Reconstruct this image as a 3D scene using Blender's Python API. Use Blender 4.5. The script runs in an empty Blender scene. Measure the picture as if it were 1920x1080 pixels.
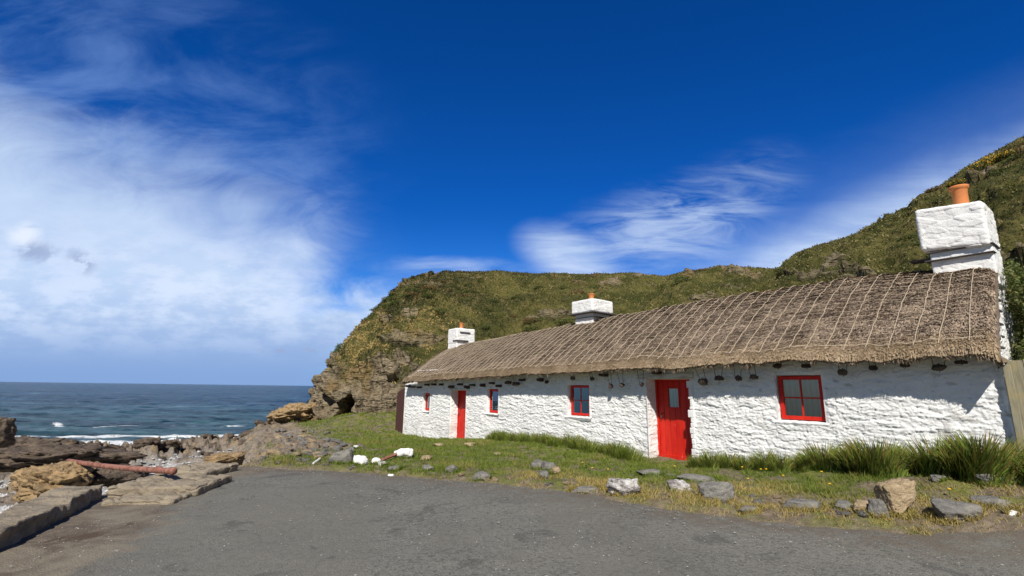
import bpy, math, random
import numpy as np
from mathutils import Matrix, Vector
# ------------------------------------------------------------ camera
F = 900.0                                   # focal length in pixels of a 1920 px wide frame
PITCH = math.atan(188 / F); ROLL = math.radians(0.75)
EYE = np.array([0, 0, 1.6])
fwd = np.array([0, math.cos(PITCH), math.sin(PITCH)]); up0 = np.array([0, -math.sin(PITCH), math.cos(PITCH)]); r0 = np.array([1.0, 0, 0])
CR = math.cos(ROLL) * r0 + math.sin(ROLL) * up0; CU = -math.sin(ROLL) * r0 + math.cos(ROLL) * up0
scn = bpy.context.scene; C = scn.collection
cd = bpy.data.cameras.new('camera'); cam = bpy.data.objects.new('camera', cd); C.objects.link(cam)
cd.sensor_width = 36; cd.lens = 36 * F / 1920; cd.clip_start = 0.05; cd.clip_end = 60000
M = Matrix.Identity(4)
for i in range(3): M[i][0] = CR[i]; M[i][1] = CU[i]; M[i][2] = -fwd[i]; M[i][3] = EYE[i]
cam.matrix_world = M
scn.camera = cam
# ------------------------------------------------------------ sun
SUNV = np.array([.158, 1.478, -1.40]); SUNV /= np.linalg.norm(SUNV)
sl = bpy.data.lights.new('sun', 'SUN'); so = bpy.data.objects.new('sun', sl); C.objects.link(so)
sl.energy = 5.0; sl.angle = math.radians(.5); sl.color = (1, .955, .88)
so.rotation_euler = Vector(tuple(-SUNV)).to_track_quat('Z', 'Y').to_euler()
ELEV = math.asin(-SUNV[2]); AZ = math.atan2(-SUNV[0], -SUNV[1])
scn.view_settings.view_transform = 'Standard'; scn.view_settings.look = 'None'
scn.view_settings.exposure = 0.15; scn.view_settings.gamma = 1.0; scn.view_settings.use_curve_mapping = False

# ------------------------------------------------------------ node helper
class NT:
    def __init__(s, tree): s.t = tree; s.n = tree.nodes; s.l = tree.links
    def node(s, kind, ins=None, **props):
        n = s.n.new(kind)
        for k, v in props.items(): setattr(n, k, v)
        for k, v in (ins or {}).items(): s.set(n.inputs[k], v)
        return n
    def set(s, inp, v):
        if isinstance(v, bpy.types.NodeSocket): s.l.new(v, inp)
        else:
            try: inp.default_value = v
            except Exception: inp.default_value = (*v, 1)
    def m(s, op, a, b=0.0, c=0.0):
        n = s.n.new('ShaderNodeMath'); n.operation = op
        for i, v in enumerate((a, b, c)): s.set(n.inputs[i], v)
        return n.outputs[0]
    def add(s, a, b): return s.m('ADD', a, b)
    def sub(s, a, b): return s.m('SUBTRACT', a, b)
    def mul(s, a, b): return s.m('MULTIPLY', a, b)
    def ss(s, v, a, b):
        n = s.n.new('ShaderNodeMapRange'); n.interpolation_type = 'SMOOTHSTEP'
        s.set(n.inputs[0], v); s.set(n.inputs[1], a); s.set(n.inputs[2], b); return n.outputs[0]
    def mix(s, f, a, b, blend='MIX'):
        n = s.n.new('ShaderNodeMix'); n.data_type = 'RGBA'; n.blend_type = blend
        s.set(n.inputs[0], f); s.set(n.inputs[6], a); s.set(n.inputs[7], b); return n.outputs[2]
    def noise(s, vec, scale, detail=4, rough=.55, dist=0.0):
        n = s.node('ShaderNodeTexNoise', {'Scale': scale, 'Detail': detail, 'Roughness': rough, 'Distortion': dist})
        if vec is not None: s.l.new(vec, n.inputs['Vector'])
        return n.outputs[0]
    def voro(s, vec, scale, feature='F1', out='Distance', rnd=1.0):
        n = s.node('ShaderNodeTexVoronoi', {'Scale': scale, 'Randomness': rnd}, feature=feature)
        if vec is not None: s.l.new(vec, n.inputs['Vector'])
        return n.outputs[out]
    def map(s, vec, scale=(1, 1, 1), rot=(0, 0, 0)):
        n = s.node('ShaderNodeMapping', {'Scale': scale, 'Rotation': rot}); s.l.new(vec, n.inputs['Vector']); return n.outputs[0]
    def comb(s, x, y, z):
        n = s.n.new('ShaderNodeCombineXYZ'); s.set(n.inputs[0], x); s.set(n.inputs[1], y); s.set(n.inputs[2], z); return n.outputs[0]
    def attr(s, name, out='Color'): return s.node('ShaderNodeAttribute', attribute_name=name).outputs[out]
    def obj(s): return s.n.new('ShaderNodeTexCoord').outputs['Object']

# ------------------------------------------------------------ sky with cirrus, laid out by compass direction and height
world = bpy.data.worlds.new('World'); scn.world = world; world.use_nodes = True
W = NT(world.node_tree); W.n.clear()
sky = W.node('ShaderNodeTexSky', sky_type='NISHITA'); sky.sun_disc = False
sky.sun_elevation = ELEV; sky.sun_rotation = AZ; sky.air_density = 1.0; sky.dust_density = .25; sky.ozone_density = 4.0; sky.altitude = 200
gen = W.n.new('ShaderNodeTexCoord').outputs['Generated']
sep = W.node('ShaderNodeSeparateXYZ', {0: gen})
dx, dy, dz = sep.outputs
ys = W.m('MAXIMUM', dy, .12)
U_ = W.m('DIVIDE', dx, ys); V_ = W.m('DIVIDE', dz, ys)
front = W.ss(dy, .1, .3)
def px2uv(px, py):
    d = fwd + CR * (px - 960) / F + CU * (540 - py) / F
    return d[0] / d[1], d[2] / d[1]
uvw = W.comb(U_, V_, 0.0)
n1 = W.noise(W.map(uvw, (1, 1.3, 1), (0, 0, -.5)), 1.5, 7, .5, .5); n2 = W.noise(W.map(uvw, (1.0, 2.6, 1), (0, 0, .35)), 5.0, 8, .6, .8)
wob = W.add(W.mul(W.sub(n1, .5), .30), W.mul(W.sub(W.noise(W.map(uvw, (1, 1.8, 1), (0, 0, -.5)), 4.5, 9, .62, .8), .5), .26))
def half(p, q, soft, warp=1.0, soft2=None):
    """soft half plane on the left-hand side of the line p->q (image coordinates of the photo turned into directions)"""
    a = px2uv(*p); b = px2uv(*q); tx, ty = b[0] - a[0], b[1] - a[1]; L = math.hypot(tx, ty); nx, ny = -ty / L, tx / L
    d = W.add(W.add(W.mul(U_, nx), W.mul(V_, ny)), -(a[0] * nx + a[1] * ny))
    d = W.add(d, W.mul(wob, warp))
    return W.ss(d, -soft, soft if soft2 is None else soft2)
# big bank on the left : below line (0,150)->(640,430), left of line (660,330)->(590,640)
A1 = W.mul(half((740, 425), (-60, 115), .07, .8, .24), half((635, 640), (690, 330), .04, .5, .13))
A1 = W.mul(A1, W.add(.76, W.mul(W.noise(W.map(uvw, (1, 2.2, 1), (0, 0, .5)), 3.0, 8, .6, .5), .34)))
# veil above it
A1b = W.mul(W.mul(half((760, 260), (0, -60), .25, 1.0), half((560, 600), (640, 100), .25, .8)), W.mul(W.ss(n1, .3, .75), .06))
# low bank right of it near the horizon
A2 = W.mul(half((960, 505), (420, 560), .03, .45, .07), half((860, 720), (900, 480), .08, .5, .28))
A2 = W.mul(A2, W.add(.55, W.mul(W.ss(n2, .3, .65), .6)))
# darker blue band at the horizon on the left
HB = W.ss(V_, .0, .11)
# wisps in the middle
r1 = W.mul(W.mul(half((980, 505), (985, 380), .04, .3), .0), 0.0)
wv = W.map(uvw, (1.5, 7.0, 1), (0, 0, -.42)); wn = W.noise(wv, 2.6, 9, .62, 1.0)
def blob(px, py, rx, ry, ang, warp=.5):
    c = px2uv(px, py); ca, sa = math.cos(ang), math.sin(ang)
    du = W.add(W.add(U_, -c[0]), W.mul(wob, warp)); dv = W.add(W.add(V_, -c[1]), W.mul(wob, -warp * .6))
    a = W.add(W.mul(du, ca / rx), W.mul(dv, sa / rx)); b = W.add(W.mul(du, -sa / ry), W.mul(dv, ca / ry))
    return W.ss(W.m('SQRT', W.add(W.mul(a, a), W.mul(b, b))), 1.0, .15)
w1 = W.mul(blob(1065, 485, .15, .085, -.45, .12), W.add(.5, W.mul(W.ss(wn, .3, .7), .5)))
w2 = W.mul(blob(1230, 430, .30, .13, .25, .2), W.mul(W.ss(wn, .3, .72), .62))
w3 = W.mul(blob(1340, 385, .30, .13, .5, .2), W.mul(W.ss(wn, .34, .8), .45))
w4 = W.mul(blob(840, 500, .22, .03, 0, .2), W.mul(W.ss(n2, .3, .7), .5))
w2b = W.mul(blob(1200, 415, .06, .035, .3), .3)
# long band at the right, bright under its upper edge
B1 = W.mul(half((1925, 225), (1170, 530), .03, .12, .13), half((1420, 300), (1220, 560), .10, .15, .2))
B1 = W.mul(B1, W.add(.62, W.mul(W.ss(W.noise(W.map(uvw, (1.2, 9.0, 1), (0, 0, -.50)), 2.0, 8, .6, .5), .32, .66), .5)))
B1 = W.mul(B1, W.sub(1.0, W.mul(W.ss(U_, .6, 1.1), .25)))
B2 = W.mul(half((1925, 170), (1250, 480), .12, .3, .2), .16)
cl = 0.0
for a in (A1, A2, w1, w2, w2b, w3, w4, B1, B2): cl = W.sub(1.0, W.mul(W.sub(1.0, cl), W.sub(1.0, a))) if not isinstance(cl, float) else a
cl = W.mul(W.m('MINIMUM', W.m('MAXIMUM', cl, 0.0), .97), front)
back = W.mul(W.mul(W.ss(W.noise(gen, 2.0, 6, .55, .4), .5, .72), .08), W.sub(1.0, front))
cl = W.add(cl, back)
n3 = W.noise(W.map(uvw, (1.0, 2.4, 1)), 9.0, 6, .6)
ccol = W.mix(W.ss(V_, .0, .24), (2.2, 3.5, 6.4, 1), (5.2, 6.5, 8.6, 1))
ccol = W.mix(W.mul(W.ss(n3, .38, .62), W.mul(W.ss(V_, .42, .2), W.ss(V_, .03, .2))), ccol, (6.4, 7.4, 9.2, 1))
dk = W.m('MAXIMUM', blob(62, 468, .065, .035, 0, .3), blob(150, 488, .06, .03, -.5, .3))
for q in ((475, 660), (535, 658), (590, 655)): dk = W.m('MAXIMUM', dk, blob(*q, .035, .008, 0, .03))
ccol = W.mix(W.mul(W.mul(dk, W.ss(W.noise(W.map(uvw, (1, 1.6, 1)), 17.0, 5, .6), .42, .56)), .75), ccol, (3.0, 3.7, 5.6, 1))
puff = W.mul(W.mul(blob(42, 436, .05, .04, 0, .3), W.ss(n3, .35, .5)), .8)
ccol = W.mix(puff, ccol, (8.3, 8.8, 9.6, 1))
tint = W.mix(W.ss(V_, 0.0, .42), (.28, .70, 1.2, 1), (.035, .42, 1.03, 1)); tint = W.mix(W.ss(V_, .42, .95), tint, (.02, .38, .95, 1))
tint = W.mix(W.ss(dy, .25, -.15), tint, (.36, .40, .48, 1)); skyc = W.mix(1.0, sky.outputs[0], tint, 'MULTIPLY')
veil = W.mul(W.mul(half((760, 260), (0, -60), .25, 1.0), half((560, 600), (640, 100), .25, .8)), W.ss(W.noise(W.map(uvw, (1, 2.6, 1), (0, 0, .6)), 2.2, 8, .6, .6), .36, .72))
skyc = W.mix(W.mul(W.mul(veil, front), .55), skyc, (1.9, 3.4, 7.0, 1))
fin = W.mix(cl, skyc, ccol)
bg = W.node('ShaderNodeBackground', {'Color': fin, 'Strength': .1})
wo = W.node('ShaderNodeOutputWorld', {'Surface': bg.outputs[0]})

# ------------------------------------------------------------ numpy noise
RS = np.random.RandomState(7)
PERM = RS.permutation(512); PERM = np.concatenate([PERM, PERM, PERM])
GR = RS.normal(size=(512, 3)); GR /= np.linalg.norm(GR, axis=1)[:, None]
def perlin(p):
    i = np.floor(p).astype(np.int64); f = p - i; w = f * f * f * (f * (f * 6 - 15) + 10); i &= 511
    out = 0
    for a in (0, 1):
        wa = w[:, 0] if a else 1 - w[:, 0]; pa = PERM[(i[:, 0] + a) & 511]
        for b in (0, 1):
            wb = w[:, 1] if b else 1 - w[:, 1]; pb = PERM[(pa + i[:, 1] + b) & 511]
            for c in (0, 1):
                wc = w[:, 2] if c else 1 - w[:, 2]; g = GR[PERM[(pb + i[:, 2] + c) & 511]]
                out = out + wa * wb * wc * (g[:, 0] * (f[:, 0] - a) + g[:, 1] * (f[:, 1] - b) + g[:, 2] * (f[:, 2] - c))
    return out * 1.5
def fbm(p, scale=1.0, oct=4, gain=.5, ridge=False):
    p = np.asarray(p, float)
    if p.shape[1] == 2: p = np.c_[p, np.zeros(len(p)) + 3.3]
    p = p * scale; a = 1.0; out = np.zeros(len(p))
    for k in range(oct):
        v = perlin(p + k * 17.3)
        out += a * ((1 - 2 * np.abs(v)) if ridge else v); a *= gain; p = p * 2.03
    return out
def voro(p):
    """F1, F2, cell random for 2-D or 3-D points"""
    p = np.asarray(p, float); D = p.shape[1]; i = np.floor(p).astype(np.int64)
    f1 = np.full(len(p), 9.0); f2 = np.full(len(p), 9.0); cid = np.zeros(len(p))
    offs = [()]
    for d in range(D): offs = [o + (k,) for o in offs for k in (-1, 0, 1)]
    for o in offs:
        c = i + np.array(o); h = np.zeros(len(p), np.int64)
        for d in range(D): h = PERM[(h + c[:, d]) & 511]
        jit = GR[h] * .5
        q = c + .5 + jit[:, :D] * .8
        dd = np.sqrt(((p - q) ** 2).sum(1)); m = dd < f1
        f2 = np.where(m, f1, np.minimum(f2, dd)); cid = np.where(m, h / 512.0, cid); f1 = np.where(m, dd, f1)
    return f1, f2, cid
def sstep(x, a, b):
    t = np.clip((x - a) / (b - a), 0, 1); return t * t * (3 - 2 * t)

# ------------------------------------------------------------ mesh helpers
def mesh(name, V, Fc, mat=None, smooth=True, attrs=None):
    """V (n,3); Fc list of arrays (quads and / or tris) or plain list"""
    V = np.asarray(V, np.float32); me = bpy.data.meshes.new(name)
    if not isinstance(Fc, (list, tuple)) or (len(Fc) and not isinstance(Fc[0], np.ndarray)): Fc = [np.asarray(Fc)] if isinstance(Fc, np.ndarray) else Fc
    if isinstance(Fc, list) and len(Fc) and isinstance(Fc[0], np.ndarray):
        loops = np.concatenate([f.reshape(-1) for f in Fc]).astype(np.int32)
        sizes = np.concatenate([np.full(len(f), f.shape[1], np.int32) for f in Fc])
        me.vertices.add(len(V)); me.vertices.foreach_set('co', V.reshape(-1))
        me.loops.add(len(loops)); me.loops.foreach_set('vertex_index', loops)
        me.polygons.add(len(sizes)); me.polygons.foreach_set('loop_start', (np.cumsum(sizes) - sizes).astype(np.int32))
        me.polygons.foreach_set('loop_total', sizes)
        me.update(calc_edges=True)
    else: me.from_pydata([tuple(v) for v in V], [], [tuple(f) for f in Fc])
    me.polygons.foreach_set('use_smooth', np.full(len(me.polygons), smooth))
    for k, a in (attrs or {}).items():
        a = np.asarray(a, np.float32)
        at = me.color_attributes.new(k, 'FLOAT_COLOR', 'POINT')
        if a.ndim == 1: a = np.c_[a, a, a]
        if a.shape[1] == 3: a = np.c_[a, np.ones(len(a), np.float32)]
        at.data.foreach_set('color', a.astype(np.float32).reshape(-1))
    if mat: me.materials.append(mat)
    me.update()
    return me
def obj(name, me, parent=None, loc=None):
    o = bpy.data.objects.new(name, me); C.objects.link(o)
    if parent is not None: o.parent = parent
    if loc is not None: o.location = loc
    return o
def tag(o, label=None, cat=None, group=None, kind=None):
    for k, v in (('label', label), ('category', cat), ('group', group), ('kind', kind)):
        if v: o[k] = v
    return o
def empty(name, loc, rz=0.0):
    o = bpy.data.objects.new(name, None); C.objects.link(o); o.location = loc; o.rotation_euler = (0, 0, rz); o.empty_display_size = .2; return o
def gridf(nr, nc, wrap=False):
    r = np.arange(nr - 1)[:, None]; c = np.arange(nc if wrap else nc - 1)[None, :]; c2 = (c + 1) % nc
    return np.stack([r * nc + c, r * nc + c2, (r + 1) * nc + c2, (r + 1) * nc + c], -1).reshape(-1, 4)
class MB:
    def __init__(s): s.v = []; s.q = []; s.t = []; s.n = 0
    def add(s, V, Q=None, T=None):
        V = np.asarray(V, float); s.v.append(V)
        if Q is not None and len(Q): s.q.append(np.asarray(Q) + s.n)
        if T is not None and len(T): s.t.append(np.asarray(T) + s.n)
        s.n += len(V); return s
    def box(s, a, b, rot=None):
        (x0, y0, z0), (x1, y1, z1) = a, b
        V = np.array([(x0, y0, z0), (x1, y0, z0), (x1, y1, z0), (x0, y1, z0), (x0, y0, z1), (x1, y0, z1), (x1, y1, z1), (x0, y1, z1)], float)
        if rot is not None: V = V @ np.array(rot).T
        return s.add(V, [(0, 3, 2, 1), (4, 5, 6, 7), (0, 1, 5, 4), (1, 2, 6, 5), (2, 3, 7, 6), (3, 0, 4, 7)])
    def tube(s, P, r, n=6, cap=True):
        P = np.asarray(P, float); r = np.broadcast_to(r, (len(P),)); T = np.gradient(P, axis=0); T /= np.linalg.norm(T, axis=1)[:, None] + 1e-9
        a = np.array([0, 0, 1.0]); 
        if abs(T[0] @ a) > .9: a = np.array([1.0, 0, 0])
        X = np.cross(T, a); X /= np.linalg.norm(X, axis=1)[:, None] + 1e-9; Y = np.cross(T, X)
        an = np.arange(n) * 2 * math.pi / n
        V = (P[:, None] + r[:, None, None] * (np.cos(an)[None, :, None] * X[:, None] + np.sin(an)[None, :, None] * Y[:, None])).reshape(-1, 3)
        k = len(V); T_ = None
        if cap:
            V = np.r_[V, P[:1], P[-1:]]; i = np.arange(n); j = (i + 1) % n
            T_ = np.r_[np.stack([j, i, np.full(n, k)], -1), np.stack([k - n + i, k - n + j, np.full(n, k + 1)], -1)]
        return s.add(V, gridf(len(P), n, True), T_)
    def lathe(s, prof, c=(0, 0, 0), n=28):
        prof = np.asarray(prof, float); an = np.arange(n) * 2 * math.pi / n
        V = np.stack([prof[:, 0][:, None] * np.cos(an) + c[0], prof[:, 0][:, None] * np.sin(an) + c[1], np.repeat(prof[:, 1][:, None] + c[2], n, 1)], -1).reshape(-1, 3)
        return s.add(V, gridf(len(prof), n, True))
    def build(s, name, mat, parent=None, smooth=False, bevel=0, attrs=None):
        V = np.concatenate(s.v); Fc = []
        if s.q: Fc.append(np.concatenate(s.q))
        if s.t: Fc.append(np.concatenate(s.t))
        o = obj(name, mesh(name, V, Fc, mat, smooth, attrs), parent)
        if bevel:
            b = o.modifiers.new('bevel', 'BEVEL'); b.width = bevel; b.segments = 2; b.limit_method = 'ANGLE'
        return o
def catmull(P, n):
    P = np.asarray(P, float); Q = np.r_[2 * P[:1] - P[1:2], P, 2 * P[-1:] - P[-2:-1]]; m = len(P) - 1
    t = np.linspace(0, m - 1e-6, n); i = t.astype(int); f = (t - i)[:, None]
    a, b, c, d = Q[i], Q[i + 1], Q[i + 2], Q[i + 3]
    return .5 * (2 * b + (c - a) * f + (2 * a - 5 * b + 4 * c - d) * f ** 2 + (3 * b - a - 3 * c + d) * f ** 3)

# ------------------------------------------------------------ materials
def mat(name, fn, rough=.9, spec=.3):
    m = bpy.data.materials.new(name); m.use_nodes = True; N = NT(m.node_tree)
    bs = N.n['Principled BSDF']; bs.inputs['Roughness'].default_value = rough; bs.inputs['Specular IOR Level'].default_value = spec
    r = fn(N, bs)
    if r is not None: N.set(bs.inputs['Base Color'], r)
    return m
def bump(N, bs, h, strength=.5, dist=.02):
    b = N.node('ShaderNodeBump', {'Height': h, 'Strength': strength, 'Distance': dist}); N.l.new(b.outputs[0], bs.inputs['Normal'])
def m_whitewash(N, bs):
    o = N.obj(); n = N.noise(N.map(o, (1, 1, 2.2)), 3.5, 6, .6); f = N.noise(o, 55, 4, .6)
    st = N.m('MAXIMUM', N.ss(N.noise(N.map(o, (1.2, 1.2, 4)), 7, 6, .65), .58, .72), N.mul(N.ss(N.node('ShaderNodeSeparateXYZ', {0: o}).outputs[2], .55, -.1), N.ss(N.noise(o, 3.0, 6, .65), .42, .6)))
    c = N.mix(N.ss(n, .35, .65), (.86, .85, .82, 1), (.78, .77, .745, 1))
    c = N.mix(N.mul(st, .45), c, (.47, .45, .41, 1))
    c = N.mix(N.mul(N.attr('bare', 'Fac'), 1.0), c, N.mix(f, (.30, .29, .27, 1), (.52, .5, .46, 1)))
    bump(N, bs, N.add(f, N.noise(o, 18, 5, .6)), .55, .012); return c
WHITE = mat('whitewash', m_whitewash, .85, .2)
def m_thatch(N, bs):
    o = N.obj(); a = N.noise(N.map(o, (26, 3.2, 3.2)), 4, 5, .7); b = N.noise(N.map(o, (3, 1, 1)), 2.0, 5, .6); f = N.noise(N.map(o, (1, 1, 1)), 70, 4, .7)
    low = N.attr('low', 'Fac')
    c = N.mix(N.ss(a, .32, .68), (0.067, 0.048, 0.035, 1), (0.233, 0.178, 0.130, 1))
    c = N.mix(N.mul(N.ss(f, .42, .62), .75), c, (0.280, 0.220, 0.167, 1))
    c = N.mix(N.mul(N.ss(b, .4, .7), .3), c, (0.117, 0.096, 0.083, 1))
    c = N.mix(N.mul(low, .45), c, (0.342, 0.255, 0.150, 1))
    bump(N, bs, N.add(a, N.mul(f, .7)), .9, .03); return c
THATCH = mat('thatch', m_thatch, .95, .1)
def m_straw(N, bs):
    t = N.attr('tint'); s = N.node('ShaderNodeSeparateColor', {0: t})
    c = N.mix(s.outputs[0], (0.083, 0.056, 0.040, 1), (0.496, 0.384, 0.282, 1)); c = N.mix(N.mul(s.outputs[1], .5), c, (0.414, 0.296, 0.158, 1)); return c
STRAW = mat('straw', m_straw, .8, .15)
ROPE = mat('rope', lambda N, b: N.mix(N.noise(N.obj(), 40, 3), (.34, .27, .19, 1), (.56, .46, .34, 1)), .9, .1)
def m_red(N, bs):
    o = N.obj(); n = N.noise(N.map(o, (1, 1, .25)), 9, 5, .6); bump(N, bs, N.noise(N.map(o, (1, 1, .08)), 60, 3), .12, .004)
    c = N.mix(N.ss(n, .3, .7), (.50, .010, .004, 1), (.62, .022, .008, 1))
    chip = N.ss(N.add(N.noise(N.map(o, (1, 1, .35)), 16, 5, .7), N.mul(N.ss(N.node('ShaderNodeSeparateXYZ', {0: o}).outputs[2], .35, .02), .07)), .68, .72)
    return N.mix(N.mul(chip, .5), c, (.62, .42, .34, 1))
RED = mat('red_paint', m_red, .55, .35)
def m_glass(N, bs):
    g = N.node('ShaderNodeBsdfGlossy', {'Color': (1, 1, 1, 1), 'Roughness': .02}); t = N.node('ShaderNodeBsdfTransparent', {'Color': (.78, .84, .86, 1)})
    fr = N.node('ShaderNodeFresnel', {'IOR': 1.5}); mx = N.node('ShaderNodeMixShader', {0: N.add(N.mul(fr.outputs[0], 1.6), .12), 1: t.outputs[0], 2: g.outputs[0]})
    N.l.new(mx.outputs[0], N.n['Material Output'].inputs[0])
GLASS = mat('glass', m_glass)
CURTAIN = mat('net_curtain', lambda N, b: N.mix(N.ss(N.m('SINE', N.mul(N.node('ShaderNodeSeparateXYZ', {0: N.obj()}).outputs[0], 70.0)), -.9, 1.0), (.22, .24, .27, 1), (.50, .52, .54, 1)), .9, .1)
DARK = mat('dark_interior', lambda N, b: (.012, .012, .014, 1), .9, .1)
def m_pot(N, bs):
    o = N.obj(); bump(N, bs, N.noise(o, 30, 4), .3, .006); return N.mix(N.noise(N.map(o, (1, 1, 2)), 6, 5), (.50, .165, .052, 1), (.66, .25, .09, 1))
POT = mat('terracotta', m_pot, .8, .2)
def rockmat(name, c0, c1, c2, lich=(.42, .35, .2), la=.3, sc=1.0, bs_=.9):
    def fn(N, bs):
        o = N.obj(); a = N.noise(N.map(o, (1, 1, 2.0), (.5, .3, 0)), 3.2 * sc, 8, .65, .4); f = N.noise(o, 26 * sc, 6, .7); l = N.ss(N.noise(o, 5 * sc, 6, .7), .56, .66)
        c = N.mix(N.ss(a, .35, .62), (*c0, 1), (*c1, 1)); c = N.mix(N.mul(N.ss(f, .48, .75), .6), c, (*c2, 1)); c = N.mix(N.mul(l, la), c, (*lich, 1))
        bump(N, bs, N.add(N.mul(a, 1.5), f), bs_, .035); return c
    return mat(name, fn, .9, .2)
ROCK_GREY = rockmat('grey_rock', (.13, .125, .115), (.24, .225, .20), (.34, .32, .29), (.40, .37, .27), .35)
ROCK_TAN = rockmat('tan_rock', (.27, .20, .12), (.44, .33, .20), (.56, .46, .32), (.6, .5, .36), .3)
ROCK_SLATE = rockmat('slate_rock', (.15, .14, .125), (.26, .245, .22), (.38, .36, .32), (.34, .33, .26), .2)
ROCK_SHORE = rockmat('shore_rock', (.045, .035, .028), (.145, .108, .08), (.34, .26, .185), (.24, .17, .08), .35)
ROCK_WHITE = rockmat('whitewashed_rock', (.74, .73, .71), (.86, .85, .82), (.90, .89, .87), (.55, .52, .46), .15, 1.0, .5)
ROCK_STREAK = rockmat('streaked_rock', (.16, .13, .12), (.70, .67, .64), (.82, .80, .77), (.25, .2, .17), .6, 1.6)
ROCK_ORANGE = rockmat('orange_rock', (.19, .13, .065), (.38, .26, .135), (.52, .39, .24), (.16, .12, .08), .6)
CONC = rockmat('weathered_concrete', (.20, .165, .12), (.34, .28, .20), (.46, .39, .29), (.40, .33, .2), .3)
PEG = rockmat('dark_peg', (.05, .035, .03), (.11, .075, .06), (.2, .15, .12), (.2, .12, .08), .3, 3)
SLATE = mat('slate', lambda N, b: N.mix(N.noise(N.obj(), 12, 4), (.05, .045, .05, 1), (.13, .115, .11, 1)), .8, .3)
def m_wood(N, bs):
    o = N.obj(); a = N.noise(N.map(o, (6, 6, .5)), 5, 6, .65); bump(N, bs, a, .4, .01)
    c = N.mix(N.ss(a, .3, .7), (.21, .185, .12, 1), (.36, .33, .23, 1)); return N.mix(N.mul(N.ss(N.noise(o, 2.2, 4), .5, .6), .5), c, (.36, .29, .14, 1))
WOOD = mat('weathered_board', m_wood, .85, .2)
BROWNW = mat('brown_stain', lambda N, b: N.mix(N.noise(N.map(N.obj(), (8, 8, .6)), 4, 4), (.055, .022, .018, 1), (.09, .038, .03, 1)), .7, .3)
LINTEL = mat('painted_lintel', lambda N, b: N.mix(N.ss(N.noise(N.map(N.obj(), (.5, 3, 6)), 5, 5), .35, .6), (.42, .38, .32, 1), (.70, .68, .63, 1)), .85, .2)
def m_rust(N, bs):
    o = N.obj(); a = N.noise(o, 9, 6, .6); bump(N, bs, N.noise(o, 60, 4), .4, .006)
    return N.mix(N.ss(a, .35, .65), (.17, .06, .038, 1), (.33, .15, .105, 1))
RUST = mat('rusty_iron', m_rust, .75, .4)
def m_leaf(name, c0, c1, tip, tr=.35):
    def fn(N, bs):
        s = N.node('ShaderNodeSeparateColor', {0: N.attr('tint')})
        c = N.mix(s.outputs[0], (*c0, 1), (*c1, 1)); c = N.mix(s.outputs[1], c, (*tip, 1)); c = N.mix(N.mul(s.outputs[2], .9), c, (.50, .37, .14, 1))
        N.set(bs.inputs['Base Color'], c)
        t = N.node('ShaderNodeBsdfTranslucent', {'Color': c}); mx = N.node('ShaderNodeMixShader', {0: tr, 1: bs.outputs[0], 2: t.outputs[0]})
        N.l.new(mx.outputs[0], N.n['Material Output'].inputs[0])
    return mat(name, fn, .6, .3)
GRASS = m_leaf('grass_blades', (.075, .125, .014), (.21, .27, .035), (.25, .27, .06))
LEAFM = m_leaf('strap_leaves', (.045, .085, .012), (.24, .32, .05), (.32, .15, .05), .25)
HILLG = m_leaf('hill_vegetation', (.024, .032, .009), (.155, .152, .044), (.205, .165, .072), .2)
BUSHM = m_leaf('bush_leaves', (.03, .05, .010), (.10, .14, .03), (.2, .2, .06), .2)
YEL = mat('yellow_petals', lambda N, b: (.85, .48, .02, 1), .7, .2)
def m_gorse(N, bs): return N.mix(N.noise(N.obj(), 8, 3), (.45, .26, .02, 1), (.62, .36, .03, 1))
GORSE = mat('gorse_flowers', m_gorse, .8, .2)
def m_ground(N, bs):
    o = N.obj(); z = N.node('ShaderNodeSeparateColor', {0: N.attr('zone')}); g, rk, sh = z.outputs[0], z.outputs[1], z.outputs[2]
    f = N.noise(o, 38, 6, .7); a = N.noise(o, 2.6, 6, .6); w = N.noise(o, 11, 6, .65)
    grass = N.mix(N.ss(a, .35, .65), (.095, .115, .022, 1), (.20, .21, .05, 1)); grass = N.mix(N.mul(N.ss(f, .4, .7), .5), grass, (.24, .22, .08, 1))
    dirt = N.mix(N.ss(w, .3, .7), (.13, .10, .07, 1), (.26, .205, .145, 1)); dirt = N.mix(N.ss(f, .58, .72), dirt, (.40, .36, .31, 1))
    rock = N.mix(N.ss(w, .3, .62), (.085, .068, .055, 1), (.25, .205, .16, 1)); rock = N.mix(N.mul(N.ss(f, .45, .7), .6), rock, (.37, .32, .25, 1))
    rock = N.mix(N.mul(N.ss(a, .52, .62), .45), rock, (.30, .20, .085, 1))
    shing = N.mix(N.voro(o, 9, out='Color'), (.24, .24, .24, 1), (.50, .49, .47, 1)); shing = N.mix(.55, shing, N.mix(w, (.28, .28, .275, 1), (.46, .45, .43, 1)))
    c = N.mix(N.mul(g, N.ss(N.noise(o, 1.9, 5, .6), .60, .42)), dirt, grass); c = N.mix(rk, c, rock); c = N.mix(sh, c, shing)
    bump(N, bs, N.add(f, N.mul(w, 1.4)), .9, .03); return c
GROUND = mat('earth_and_shingle', m_ground, .95, .15)
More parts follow.
